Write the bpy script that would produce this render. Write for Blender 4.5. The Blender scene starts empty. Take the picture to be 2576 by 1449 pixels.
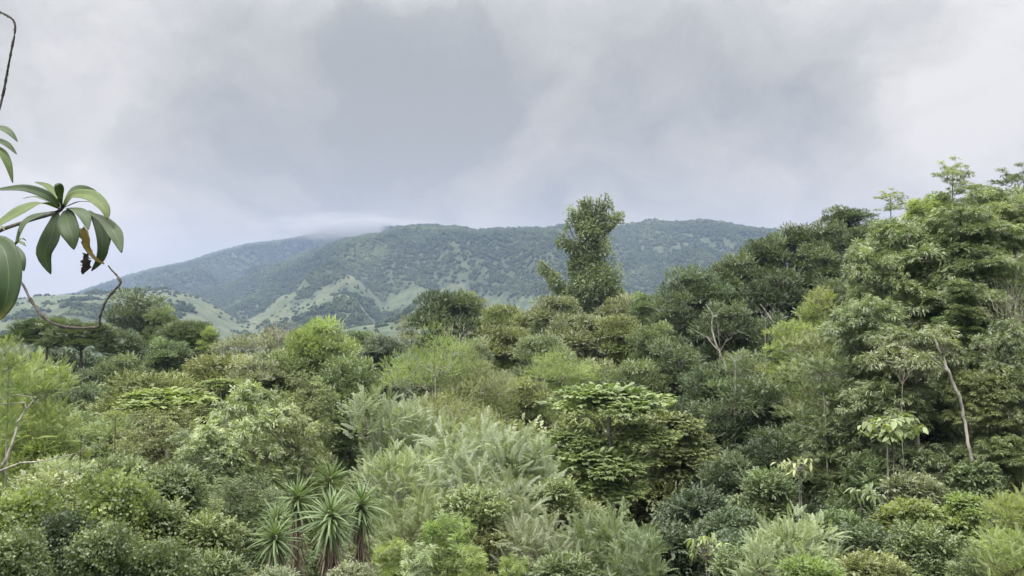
import bpy, math, random, re
import numpy as np
from mathutils import Vector, Matrix, Euler

S = bpy.context.scene
COL = S.collection
rad = math.radians
random.seed(7)

# ------------------------------------------------------------------ camera
F = 2231.0                      # focal length in units of a 2576 px wide picture (60 degrees across)
PITCH = math.atan(75.5 / F)     # camera tilted up a little
cam_data = bpy.data.cameras.new('camera')
cam_data.sensor_width = 36.0
cam_data.lens = 36.0 * F / 2576.0
cam_data.clip_start = 0.05
cam_data.clip_end = 30000
cam = bpy.data.objects.new('camera', cam_data)
COL.objects.link(cam)
cam.location = (0, 0, 0)
cam.rotation_euler = (math.pi / 2 + PITCH, 0, 0)
S.camera = cam

# ------------------------------------------------------------------ sky
SUN_EL, SUN_AZ = rad(58), rad(-38)          # high, a little behind the camera on its left (azimuth from -Y)
sun_dir = Vector((-math.sin(rad(38)) * math.cos(SUN_EL), -math.cos(rad(38)) * math.cos(SUN_EL), math.sin(SUN_EL)))


def direction(u, v):
    """unit direction of a point of the picture, as the place is seen from the camera"""
    x, z = (u - 1288) / F, (724.5 - v) / F
    d = Vector((x, math.cos(PITCH) - z * math.sin(PITCH), math.sin(PITCH) + z * math.cos(PITCH)))
    return d


W = bpy.data.worlds.new('World')
S.world = W
W.use_nodes = True
nt = W.node_tree
nt.nodes.clear()


def N(t, kind, **kw):
    n = t.nodes.new(kind)
    for k, v in kw.items():
        setattr(n, k, v)
    return n


def math_node(t, op, a, b=None, c=None, clamp=False):
    n = t.nodes.new('ShaderNodeMath')
    n.operation = op
    n.use_clamp = clamp
    for i, val in enumerate((a, b, c)):
        if val is None:
            continue
        if isinstance(val, (int, float)):
            n.inputs[i].default_value = val
        else:
            t.links.new(val, n.inputs[i])
    return n.outputs[0]


tc = N(nt, 'ShaderNodeTexCoord')
warp = N(nt, 'ShaderNodeTexNoise')
warp.inputs['Scale'].default_value = 2.6
warp.inputs['Detail'].default_value = 7.0
warp.inputs['Roughness'].default_value = 0.55
nt.links.new(tc.outputs['Generated'], warp.inputs['Vector'])
vs = N(nt, 'ShaderNodeVectorMath', operation='SUBTRACT')
nt.links.new(warp.outputs['Color'], vs.inputs[0])
vs.inputs[1].default_value = (0.5, 0.5, 0.5)
vm = N(nt, 'ShaderNodeVectorMath', operation='MULTIPLY_ADD')
nt.links.new(vs.outputs[0], vm.inputs[0])
vm.inputs[1].default_value = (0.46, 0.46, 0.40)
nt.links.new(tc.outputs['Generated'], vm.inputs[2])
warped = vm.outputs[0]
# cloud masses: centre (picture point), radius (picture px), weight (negative = darker)
masses = [(800, 100, 560, -.30), (1040, 370, 440, -.40), (1480, 110, 520, -.40), (2020, 190, 460, -.46), (1540, 430, 420, -.32), (620, 300, 300, -.14),
          (2200, 420, 300, -.18), (1100, 60, 300, -.10), (110, 320, 460, .34), (2580, 260, 300, .40), (330, 640, 320, .16), (1260, 290, 190, .20), (1150, 530, 200, .24), (1760, 330, 210, .14), (560, 480, 240, .10)]
acc = None
for (u, v, r, w) in masses:
    d = direction(u, v).normalized()
    dist = N(nt, 'ShaderNodeVectorMath', operation='DISTANCE')
    nt.links.new(warped, dist.inputs[0])
    dist.inputs[1].default_value = d
    mr = N(nt, 'ShaderNodeMapRange', interpolation_type='SMOOTHSTEP')
    nt.links.new(dist.outputs['Value'], mr.inputs['Value'])
    mr.inputs['From Min'].default_value = r / F * 1.0
    mr.inputs['From Max'].default_value = 0.02
    mr.inputs['To Min'].default_value = 0
    mr.inputs['To Max'].default_value = w
    acc = mr.outputs[0] if acc is None else math_node(nt, 'ADD', acc, mr.outputs[0])
no = N(nt, 'ShaderNodeTexNoise')
no.inputs['Scale'].default_value = 4.2
no.inputs['Detail'].default_value = 7.0
no.inputs['Roughness'].default_value = 0.6
mp = N(nt, 'ShaderNodeMapping')
mp.inputs['Scale'].default_value = (1, 1, 1.7)
nt.links.new(warped, mp.inputs['Vector'])
nt.links.new(mp.outputs[0], no.inputs['Vector'])
nv = math_node(nt, 'MULTIPLY_ADD', no.outputs['Fac'], 1.7, -0.85)
val = math_node(nt, 'ADD', acc, nv)
val = math_node(nt, 'ADD', val, 0.60, clamp=True)
ramp = N(nt, 'ShaderNodeValToRGB')
e = ramp.color_ramp.elements
e[0].position, e[0].color = 0.0, (0.180, 0.183, 0.170, 1)
e[1].position, e[1].color = 1.0, (0.418, 0.405, 0.392, 1)
m = e.new(0.5)
m.color = (0.290, 0.284, 0.266, 1)
nt.links.new(val, ramp.inputs['Fac'])
# overcast is brightest overhead; boosted here well past that to brighten the foliage
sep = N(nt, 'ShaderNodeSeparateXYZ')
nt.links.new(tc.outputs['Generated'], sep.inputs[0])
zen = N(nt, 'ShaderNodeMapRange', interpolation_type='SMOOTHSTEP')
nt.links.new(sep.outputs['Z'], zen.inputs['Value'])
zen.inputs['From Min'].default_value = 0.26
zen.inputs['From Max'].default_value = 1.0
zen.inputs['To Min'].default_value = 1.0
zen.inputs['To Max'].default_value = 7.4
bg = N(nt, 'ShaderNodeBackground')
warm = N(nt, 'ShaderNodeMapRange')
nt.links.new(sep.outputs['Z'], warm.inputs['Value'])
warm.inputs['From Min'].default_value = 0.02
warm.inputs['From Max'].default_value = 0.34
wm = N(nt, 'ShaderNodeMix', data_type='RGBA')
nt.links.new(warm.outputs[0], wm.inputs[0])
wm.inputs[6].default_value = (1.04, 0.93, 0.72, 1)
wm.inputs[7].default_value = (1.0, 0.99, 0.97, 1)
wx = N(nt, 'ShaderNodeMix', data_type='RGBA', blend_type='MULTIPLY')
wx.inputs[0].default_value = 1.0
nt.links.new(ramp.outputs['Color'], wx.inputs[6])
nt.links.new(wm.outputs[2], wx.inputs[7])
nt.links.new(wx.outputs[2], bg.inputs['Color'])
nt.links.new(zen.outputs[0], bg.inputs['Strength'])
sky = N(nt, 'ShaderNodeTexSky', sky_type='NISHITA')
sky.sun_disc = False
sky.sun_elevation = SUN_EL
sky.sun_rotation = math.atan2(sun_dir.x, sun_dir.y)
bg2 = N(nt, 'ShaderNodeBackground')
bg2.inputs['Strength'].default_value = 0.05
nt.links.new(sky.outputs[0], bg2.inputs['Color'])
mix = N(nt, 'ShaderNodeMixShader')
mix.inputs[0].default_value = 0.93
nt.links.new(bg2.outputs[0], mix.inputs[1])
nt.links.new(bg.outputs[0], mix.inputs[2])
out = N(nt, 'ShaderNodeOutputWorld')
nt.links.new(mix.outputs[0], out.inputs['Surface'])

# ------------------------------------------------------------------ sun through cloud
sl = bpy.data.lights.new('sun', 'SUN')
sl.energy = 1.5
sl.angle = rad(14)
sl.color = (1.0, 0.965, 0.90)
so = bpy.data.objects.new('sun', sl)
COL.objects.link(so)
so.rotation_euler = (-sun_dir).to_track_quat('-Z', 'Y').to_euler()

# ------------------------------------------------------------------ exposure and render settings
S.view_settings.view_transform = 'Standard'
S.view_settings.look = 'None'
S.view_settings.gamma = 1.0
S.view_settings.exposure = 1.15
S.view_settings.use_curve_mapping = False
S.render.engine = 'CYCLES'
S.cycles.max_bounces = 8
S.cycles.diffuse_bounces = 4
S.cycles.transmission_bounces = 4
S.cycles.volume_bounces = 1
S.cycles.use_denoising = True
S.cycles.denoiser = 'OPENIMAGEDENOISE'
S.cycles.denoising_input_passes = 'RGB_ALBEDO_NORMAL'

# ------------------------------------------------------------------ helpers


def tag(o, label=None, cat=None, group=None, kind=None):
    if label: o['label'] = label
    if cat: o['category'] = cat
    if group: o['group'] = group
    if kind: o['kind'] = kind
    return o


def obj(name, me, parent=None, mat=None, loc=(0, 0, 0)):
    o = bpy.data.objects.new(name, me)
    COL.objects.link(o)
    o.location = loc
    if parent: o.parent = parent
    if mat is not None:
        if len(me.materials) == 0:
            me.materials.append(None)
        o.material_slots[0].link = 'OBJECT'
        o.material_slots[0].material = mat
    return o


def empty(name, loc, rz=0.0):
    o = bpy.data.objects.new(name, None)
    o.empty_display_size = 0.3
    o.location = loc
    o.rotation_euler = (0, 0, rz)
    COL.objects.link(o)
    return o


def quad_mesh(name, verts, quads, tint=None, smooth=False):
    me = bpy.data.meshes.new(name)
    verts = np.ascontiguousarray(verts, dtype=np.float32).reshape(-1, 3)
    quads = np.ascontiguousarray(quads, dtype=np.int32).reshape(-1, 4)
    me.vertices.add(len(verts))
    me.vertices.foreach_set('co', verts.ravel())
    me.loops.add(quads.size)
    me.loops.foreach_set('vertex_index', quads.ravel())
    me.polygons.add(len(quads))
    me.polygons.foreach_set('loop_start', np.arange(0, quads.size, 4, dtype=np.int32))
    me.polygons.foreach_set('loop_total', np.full(len(quads), 4, dtype=np.int32))
    if smooth:
        me.polygons.foreach_set('use_smooth', np.ones(len(quads), dtype=bool))
    if tint is not None:
        a = me.attributes.new('tint', 'FLOAT', 'POINT')
        a.data.foreach_set('value', np.ascontiguousarray(tint, dtype=np.float32).ravel())
    me.update(calc_edges=True)
    return me


def at(u, v, d):
    """the point of the place that is seen at (u, v) at the depth d metres"""
    k = direction(u, v)
    return k * (d / k.y)


def unit(a):
    return a / (np.linalg.norm(a, axis=-1, keepdims=True) + 1e-9)


def tubes(lines, sides=5):
    """lines: list of (points (n,3), radii (n,)) -> verts, quads"""
    V, Q, base = [], [], 0
    for pts, rr in lines:
        pts = np.asarray(pts, float)
        rr = np.asarray(rr, float)
        n = len(pts)
        t = unit(np.gradient(pts, axis=0))
        ref = np.where(np.abs(t[:, 2:3]) > 0.9, np.array([[1.0, 0, 0]]), np.array([[0, 0, 1.0]]))
        a = unit(np.cross(t, ref))
        b = np.cross(t, a)
        ang = np.arange(sides) * 2 * np.pi / sides
        ring = pts[:, None, :] + rr[:, None, None] * (np.cos(ang)[None, :, None] * a[:, None, :] + np.sin(ang)[None, :, None] * b[:, None, :])
        V.append(ring.reshape(-1, 3))
        i = np.arange(n - 1)[:, None] * sides
        j = np.arange(sides)[None, :]
        k = (j + 1) % sides
        q = np.stack([i + j, i + k, i + sides + k, i + sides + j], axis=-1).reshape(-1, 4) + base
        Q.append(q)
        base += n * sides
    return np.concatenate(V), np.concatenate(Q)


def wiggle(rng, p0, p1, n=7, amp=0.08, sag=0.0):
    p0, p1 = np.asarray(p0, float), np.asarray(p1, float)
    t = np.linspace(0, 1, n)[:, None]
    L = np.linalg.norm(p1 - p0)
    off = rng.normal(0, amp * L, (n, 3)) * np.sin(t * np.pi) * 0.7
    p = p0 + (p1 - p0) * t + off
    p[:, 2] += (np.sin(t[:, 0] * np.pi)) * sag * L
    return p


# value noise
_lat = np.random.RandomState(11).rand(256, 256)


def vnoise(x, y):
    xi, yi = np.floor(x).astype(int), np.floor(y).astype(int)
    fx, fy = x - xi, y - yi
    fx, fy = fx * fx * (3 - 2 * fx), fy * fy * (3 - 2 * fy)
    g = lambda i, j: _lat[(xi + i) & 255, (yi + j) & 255]
    return (g(0, 0) * (1 - fx) + g(1, 0) * fx) * (1 - fy) + (g(0, 1) * (1 - fx) + g(1, 1) * fx) * fy


def fbm(x, y, o=4):
    s, a, f = 0, 0.5, 1.0
    for _ in range(o):
        s = s + a * vnoise(x * f + 17.3 * f, y * f + 5.1 * f)
        a *= 0.5
        f *= 2.03
    return s


# ------------------------------------------------------------------ materials
def leaf_mat(name, dark, mid, light, trans=0.27, rough=0.42, hue=0.02, valv=0.25):
    m = bpy.data.materials.new(name)
    m.use_nodes = True
    t = m.node_tree
    t.nodes.clear()
    at_ = N(t, 'ShaderNodeAttribute', attribute_name='tint')
    oi = N(t, 'ShaderNodeObjectInfo')
    geo = N(t, 'ShaderNodeNewGeometry')
    r = N(t, 'ShaderNodeValToRGB')
    el = r.color_ramp.elements
    el[0].position, el[0].color = 0.12, (*dark, 1)
    el[1].position, el[1].color = 0.95, (*light, 1)
    mm = el.new(0.55)
    mm.color = (*mid, 1)
    t.links.new(at_.outputs['Fac'], r.inputs['Fac'])
    hs = N(t, 'ShaderNodeHueSaturation')
    t.links.new(r.outputs['Color'], hs.inputs['Color'])
    h = math_node(t, 'MULTIPLY_ADD', oi.outputs['Random'], hue * 2, 0.5 - hue)
    rn = N(t, 'ShaderNodeTexWhiteNoise', noise_dimensions='1D')
    t.links.new(oi.outputs['Random'], rn.inputs['W'])
    v = math_node(t, 'MULTIPLY_ADD', rn.outputs['Value'], valv, 1 - valv / 2)
    t.links.new(h, hs.inputs['Hue'])
    t.links.new(v, hs.inputs['Value'])
    hs.inputs['Saturation'].default_value = 0.84
    # the underside of a leaf is paler and duller
    ml = N(t, 'ShaderNodeMix', data_type='RGBA')
    ml.inputs[0].default_value = 0.0
    bf = math_node(t, 'MULTIPLY', geo.outputs['Backfacing'], 0.25)
    t.links.new(bf, ml.inputs[0])
    t.links.new(hs.outputs[0], ml.inputs[6])
    ml.inputs[7].default_value = (light[0] * .9, light[1] * .9, light[2] * 1.1, 1)
    p = N(t, 'ShaderNodeBsdfPrincipled')
    t.links.new(ml.outputs[2], p.inputs['Base Color'])
    p.inputs['Roughness'].default_value = rough
    p.inputs['Specular IOR Level'].default_value = 0.5
    tr = N(t, 'ShaderNodeBsdfTranslucent')
    g = N(t, 'ShaderNodeMix', data_type='RGBA', blend_type='MULTIPLY')
    g.inputs[0].default_value = 1.0
    t.links.new(hs.outputs[0], g.inputs[6])
    g.inputs[7].default_value = (1.5, 1.6, 0.7, 1)
    t.links.new(g.outputs[2], tr.inputs['Color'])
    mx = N(t, 'ShaderNodeMixShader')
    mx.inputs[0].default_value = trans
    t.links.new(p.outputs[0], mx.inputs[1])
    t.links.new(tr.outputs[0], mx.inputs[2])
    o = N(t, 'ShaderNodeOutputMaterial')
    t.links.new(mx.outputs[0], o.inputs['Surface'])
    return m


def bark_mat(name, c1, c2, scale=6.0):
    m = bpy.data.materials.new(name)
    m.use_nodes = True
    t = m.node_tree
    p = t.nodes['Principled BSDF']
    c = N(t, 'ShaderNodeTexCoord')
    mpn = N(t, 'ShaderNodeMapping')
    mpn.inputs['Scale'].default_value = (1, 1, 0.35)
    t.links.new(c.outputs['Object'], mpn.inputs['Vector'])
    n = N(t, 'ShaderNodeTexNoise')
    n.inputs['Scale'].default_value = scale
    n.inputs['Detail'].default_value = 6
    n.inputs['Roughness'].default_value = 0.7
    t.links.new(mpn.outputs[0], n.inputs['Vector'])
    r = N(t, 'ShaderNodeValToRGB')
    r.color_ramp.elements[0].position, r.color_ramp.elements[0].color = 0.38, (*c1, 1)
    r.color_ramp.elements[1].position, r.color_ramp.elements[1].color = 0.62, (*c2, 1)
    t.links.new(n.outputs['Fac'], r.inputs['Fac'])
    t.links.new(r.outputs[0], p.inputs['Base Color'])
    b = N(t, 'ShaderNodeBump')
    b.inputs['Strength'].default_value = 0.6
    b.inputs['Distance'].default_value = 0.02
    t.links.new(n.outputs['Fac'], b.inputs['Height'])
    t.links.new(b.outputs[0], p.inputs['Normal'])
    p.inputs['Roughness'].default_value = 0.85
    return m


LM = {
    'olive': leaf_mat('leaf_olive', (0.082, 0.105, 0.035), (0.192, 0.231, 0.084), (0.362, 0.405, 0.171)),
    'green': leaf_mat('leaf_green', (0.057, 0.090, 0.037), (0.137, 0.192, 0.074), (0.279, 0.352, 0.155)),
    'leafy': leaf_mat('leaf_fresh', (0.090, 0.124, 0.056), (0.208, 0.258, 0.120), (0.410, 0.460, 0.260), rough=.4),
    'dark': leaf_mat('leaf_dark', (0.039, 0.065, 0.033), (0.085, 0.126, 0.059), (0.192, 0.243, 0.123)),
    'blue': leaf_mat('leaf_bluish', (0.039, 0.063, 0.043), (0.103, 0.142, 0.095), (0.262, 0.305, 0.225), rough=.35),
    'lime': leaf_mat('leaf_lime', (0.115, 0.155, 0.040), (0.235, 0.290, 0.085), (0.420, 0.480, 0.175), trans=.38),
    'bright': leaf_mat('leaf_bright', (0.099, 0.142, 0.043), (0.219, 0.284, 0.091), (0.393, 0.474, 0.183), trans=.45),
    'pale': leaf_mat('leaf_pale', (0.115, 0.155, 0.078), (0.235, 0.290, 0.160), (0.400, 0.460, 0.290), rough=.45),
    'willow': leaf_mat('leaf_willow', (0.115, 0.152, 0.066), (0.257, 0.316, 0.145), (0.503, 0.569, 0.311), rough=.4),
    'grey': leaf_mat('leaf_greyish', (0.094, 0.117, 0.060), (0.198, 0.234, 0.124), (0.372, 0.405, 0.237)),
    'tier': leaf_mat('leaf_tiered', (0.090, 0.130, 0.042), (0.195, 0.262, 0.086), (0.360, 0.430, 0.175)),
    'shade': leaf_mat('leaf_shaded', (0.026, 0.044, 0.024), (0.059, 0.089, 0.043), (0.126, 0.164, 0.082)),  # shade of the hollows and back rows put into the leaf colour
    'yucca': leaf_mat('leaf_yucca', (.055, .095, .032), (.110, .175, .060), (.225, .310, .120), trans=.25, rough=.6, hue=.005, valv=.1),
}
BK = {
    'grey': bark_mat('bark_grey', (.16, .14, .115), (.36, .34, .29)),
    'pale': bark_mat('bark_pale', (.10, .095, .08), (.42, .40, .35)),
    'brown': bark_mat('bark_brown', (.06, .045, .03), (.17, .14, .10)),
    'twig': bark_mat('bark_twig', (.035, .03, .03), (.13, .115, .10), 60),
}

# ------------------------------------------------------------------ terrain
BY = np.array([-7000, -60, 0, 5, 12, 20, 30, 45, 60, 80, 100, 130, 200, 400, 900, 1300, 7000.])
BZ = np.array([-20, -2.5, -1.75, -3.2, -7.6, -10, -12, -14.2, -15.5, -16, -17, -22, -42, -70, -66, -55, -55.])

RIDGES = [
    # depth of crest, depth of the front slope, (u, v) of the crest line as it stands against what is behind
    (2600, 1250, 1.15, [(-900, 760), (300, 800), (620, 700), (760, 640), (850, 607), (900, 596), (960, 589), (990, 575), (1030, 569), (1100, 570), (1160, 573), (1200, 583), (1240, 578), (1300, 576), (1380, 575), (1420, 566), (1450, 562), (1530, 572), (1580, 567), (1640, 556), (1700, 560), (1780, 554), (1820, 562), (1880, 573), (1960, 579), (2060, 585), (2300, 575), (2700, 600), (3600, 680)]),
    (4800, 2700, 1.0, [(-1200, 790), (-200, 775), (20, 765), (190, 737), (260, 713), (330, 690), (400, 672), (470, 658), (520, 641), (560, 629), (620, 614), (680, 605), (720, 600), (790, 585), (830, 570), (870, 556), (920, 556), (980, 562), (1060, 585), (1200, 640), (1500, 700), (3600, 760)]),
    (1600, 620, 1.0, [(-1200, 790), (-200, 770), (0, 758), (100, 738), (200, 736), (300, 731), (420, 723), (500, 742), (560, 775), (600, 806), (660, 850), (760, 900), (3600, 990)]),
    (1450, 420, 1.0, [(-1200, 1000), (560, 900), (620, 842), (660, 812), (700, 793), (740, 774), (800, 748), (860, 733), (895, 744), (925, 785), (960, 830), (1020, 880), (3600, 990)]),
    (1050, 330, 1.0, [(-1200, 1000), (760, 870), (840, 830), (900, 816), (1000, 803), (1030, 778), (1060, 748), (1085, 736), (1110, 742), (1150, 770), (1210, 778), (1290, 790), (1400, 850), (1600, 880), (3600, 960)]),
    (1950, 480, 1.0, [(-1200, 990), (900, 860), (1080, 770), (1180, 700), (1260, 735), (1400, 760), (1560, 700), (1680, 650), (1760, 610), (1800, 632), (1880, 680), (2000, 720), (2300, 780), (3600, 900)]),
]


def terrain(x, y):
    x, y = np.asarray(x, float), np.asarray(y, float)
    base = np.interp(y, BY, BZ)
    side = np.clip(x - 6, 0, 60) * 0.30 * np.interp(y, [0, 18, 40, 150, 400], [0, .8, 1, 1, 0])
    side = np.minimum(side, 16)
    left = np.clip(-x - 4, 0, 40) * 0.10 * np.interp(y, [0, 10, 40, 150], [0, 1, .6, 0])
    z = base + side + left + (fbm(x / 9 + 40, y / 9 + 40) - .5) * np.interp(y, [0, 8, 60, 400, 900], [.2, .8, 2, 10, 14])
    yy = np.maximum(y, 1.0)
    u = 1288 + F * x / yy
    far = y > 300
    if np.any(far):
        floor = z
        res = z.copy()
        rid = 1 - np.abs(2 * fbm(x / 520 + 3, y / 1100 + 7, 4) - 1)      # ridged noise, gullies that run down the slopes
        rid2 = 1 - np.abs(2 * fbm((x + .35 * y) / 130 + 9, y / 460 + 2, 3) - 1)
        for k, (D, Wd, pw, prof) in enumerate(RIDGES):
            pu, pv = np.array([p[0] for p in prof], float), np.array([p[1] for p in prof], float)
            Dk = D * (1 + 0.05 * (fbm(u / 420 + k * 9, u * 0 + 3) - .5))
            crest = (800 - np.interp(u, pu, pv)) / F * Dk - Dk * 1.6e-3
            t = np.where(y < Dk, 1 - (Dk - y) / Wd, 1 - (y - Dk) / (Wd * .7))
            t = np.clip(t, 0, 1)
            hh = np.maximum(crest - floor, -30)
            prof_t = .5 * t + .5 * np.sin(t * np.pi / 2) ** (1.3 * pw)
            zz = floor + hh * prof_t
            away = np.clip(np.abs(Dk - y) / (Wd * .35), 0, 1) * np.clip(t * 4, 0, 1)
            amp = np.clip(hh, 0, 400)
            zz = zz + ((rid - .72) * .85 * amp + (rid2 - .72) * (.16 * amp + 22)) * away
            lim = crest / Dk * yy - 1.0 - 18.0 * away * (1 - t)
            zz = np.where(hh > 0, np.minimum(zz, np.maximum(lim, floor)), zz)
            zz = np.where(t > 0, zz, -1e3)
            kk = 9.0
            res = np.where(far, np.logaddexp(res / kk, zz / kk) * kk, res)
        w = np.clip((y - 300) / 250, 0, 1)
        z = z * (1 - w) + res * w
    return z


def grass_mask(x, y, z):
    u = 1288 + F * x / np.maximum(y, 1)
    v = 800 - z / np.maximum(y, 1) * F
    n = fbm(x / 90 + 20, y / 150 + 31, 4)
    n2 = fbm(x / 300 + 70, y / 300 + 1, 3)
    g = np.zeros_like(x)
    near = (y < 1750) & (y > 780)
    g = np.where(near, np.clip((n - .40 + (n2 - .47) * .6 + np.where(y < 1150, .16, .03) + np.where((u < 640) & (z > -20), .09, 0) - np.where((u > 1180) & (v < 745), .25, 0)) * 7, 0, 1), g)
    # open slopes on the main mountain
    for (cu, cv, ru, rv, s) in [(1770, 620, 80, 40, .95), (1700, 690, 150, 40, .6), (1200, 680, 120, 30, .55), (1280, 770, 90, 20, .4), (420, 700, 190, 30, .45), (1000, 640, 60, 20, .3), (780, 700, 60, 18, .3), (1620, 640, 60, 18, .4)]:
        b = np.exp(-((u - cu) / ru) ** 2 - ((v - cv) / rv) ** 2)
        g = np.where(~near, np.maximum(g, np.clip((b * s * 1.5 + (n - .5) * 2.2 - .35) * 1.6, 0, 1) * .62), g)
    return g * np.clip(.55 + .9 * fbm(x / 30 + 5, y / 30, 3), 0, 1)


def fan_grid(ts, ys):
    T, Y = np.meshgrid(ts, ys)
    X = T * Y
    return X, Y


def grid_quads(nr, nc):
    i = np.arange(nr - 1)[:, None] * nc
    j = np.arange(nc - 1)[None, :]
    a = i + j
    return np.stack([a, a + 1, a + 1 + nc, a + nc], axis=-1).reshape(-1, 4)


ts = np.concatenate([np.linspace(-1.2, -.64, 40, endpoint=False), np.linspace(-.64, .64, 560), np.linspace(.64, 1.2, 41)[1:]])
ys = np.concatenate([np.geomspace(150, 780, 40, endpoint=False), np.linspace(780, 1800, 190, endpoint=False), np.linspace(1800, 2800, 150, endpoint=False), np.linspace(2800, 4900, 80, endpoint=False), np.linspace(4900, 5400, 6)])
X, Y = fan_grid(ts, ys)
Z = terrain(X, Y)
G = grass_mask(X, Y, Z)
hill_me = quad_mesh('hills', np.stack([X, Y, Z], -1), grid_quads(len(ys), len(ts)), G, smooth=True)


def ground_mat():
    m = bpy.data.materials.new('hillside')
    m.use_nodes = True
    t = m.node_tree
    p = t.nodes['Principled BSDF']
    a = N(t, 'ShaderNodeAttribute', attribute_name='tint')
    c = N(t, 'ShaderNodeTexCoord')
    n = N(t, 'ShaderNodeTexNoise')
    n.inputs['Scale'].default_value = 0.035
    n.inputs['Detail'].default_value = 8
    n.inputs['Roughness'].default_value = .65
    t.links.new(c.outputs['Object'], n.inputs['Vector'])
    r = N(t, 'ShaderNodeValToRGB')
    r.color_ramp.elements[0].position, r.color_ramp.elements[0].color = .40, (.036, .058, .027, 1)
    r.color_ramp.elements[1].position, r.color_ramp.elements[1].color = .64, (.105, .108, .060, 1)
    mm = r.color_ramp.elements.new(.5)
    mm.color = (.062, .088, .038, 1)
    t.links.new(n.outputs['Fac'], r.inputs['Fac'])
    n2 = N(t, 'ShaderNodeTexNoise')
    n2.inputs['Scale'].default_value = 0.09
    n2.inputs['Detail'].default_value = 5
    t.links.new(c.outputs['Object'], n2.inputs['Vector'])
    r2 = N(t, 'ShaderNodeValToRGB')
    r2.color_ramp.elements[0].position, r2.color_ramp.elements[0].color = .38, (.016, .028, .012, 1)
    r2.color_ramp.elements[1].position, r2.color_ramp.elements[1].color = .66, (.050, .070, .026, 1)
    t.links.new(n2.outputs['Fac'], r2.inputs['Fac'])
    mx = N(t, 'ShaderNodeMix', data_type='RGBA')
    t.links.new(a.outputs['Fac'], mx.inputs[0])
    t.links.new(r2.outputs[0], mx.inputs[6])
    t.links.new(r.outputs[0], mx.inputs[7])
    t.links.new(mx.outputs[2], p.inputs['Base Color'])
    p.inputs['Roughness'].default_value = .9
    b = N(t, 'ShaderNodeBump')
    b.inputs['Strength'].default_value = .5
    b.inputs['Distance'].default_value = 1.5
    t.links.new(n2.outputs['Fac'], b.inputs['Height'])
    t.links.new(b.outputs[0], p.inputs['Normal'])
    return m


HM = ground_mat()
hill_me.materials.append(HM)
tag(obj('hills', hill_me), kind='structure')

# ground sheet, out to the horizon all round
ang = np.linspace(0, 2 * np.pi, 181)
rr_ = np.concatenate([[0.01], np.linspace(2, 60, 40), np.linspace(64, 170, 36), np.geomspace(190, 6300, 24)])
Rr, Aa = np.meshgrid(rr_, ang, indexing='ij')
gx, gy = Rr * np.sin(Aa), Rr * np.cos(Aa)
under = (gy > 165) & (np.abs(gx) < 1.19 * gy)
gz = np.where(gy > 150, np.minimum(np.interp(gy, BY, BZ), 0), terrain(gx, np.minimum(gy, 200)))
gz = np.where(under, gz - 45, gz)
gme = quad_mesh('ground', np.stack([gx, gy, gz], -1), grid_quads(len(rr_), len(ang)), np.zeros(gx.size), smooth=True)
gme.materials.append(HM)
tag(obj('ground', gme), kind='structure')
LOW = float(min(gz.min(), Z.min()))
HIGH = float(max(Z.max(), 20))

# ------------------------------------------------------------------ far forest on the hills (tens of thousands of crowns)
rng = np.random.RandomState(5)
n_try = 330000
ty = np.sqrt(rng.rand(n_try) * (4950 ** 2 - 700 ** 2) + 700 ** 2)
tt = rng.uniform(-.66, .66, n_try)
tx = tt * ty
tz = terrain(tx, ty)
tg = grass_mask(tx, ty, tz)
ratio = Z / Y
vis_max = np.maximum.accumulate(ratio, axis=0)
ci = np.clip(np.searchsorted(ts, tt), 0, len(ts) - 1)
ri = np.clip(np.searchsorted(ys, ty), 0, len(ys) - 1)
seen = (tz + 12) / ty > vis_max[ri, ci] - .0005
n3 = fbm(tx / 40, ty / 40 + 50, 3)
keep = seen & (rng.rand(n_try) > np.where(ty < 1750, np.where(n3 > .50, np.clip(tg * 1.5, 0, .82), np.clip(tg * 2.2, 0, .99)), tg * .9))
dens = np.where(ty < 2000, 1.0, .8)
keep &= rng.rand(n_try) < dens
tx, ty, tz, tg = tx[keep][:125000], ty[keep][:125000], tz[keep][:125000], tg[keep][:125000]
print('far crowns', len(tx))
fme = bpy.data.meshes.new('forest')
fme.vertices.add(len(tx))
size = rng.uniform(.55, 1.35, len(tx)) * np.where(ty < 1900, 3.6, 5.0)
big = rng.rand(len(tx)) < .05
size[big] *= 1.45
size = np.where((tg > .22) & (ty < 1750), size * .55, size)
fme.vertices.foreach_set('co', np.stack([tx, ty, tz + size * .35], -1).astype(np.float32).ravel())
a = fme.attributes.new('size', 'FLOAT', 'POINT')
a.data.foreach_set('value', size.astype(np.float32))
a = fme.attributes.new('turn', 'FLOAT_VECTOR', 'POINT')
turn = np.zeros((len(tx), 3))
turn[:, 2] = rng.rand(len(tx)) * 6.28
turn[:, :2] = rng.normal(0, .5, (len(tx), 2))
a.data.foreach_set('vector', turn.astype(np.float32).ravel())


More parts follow.
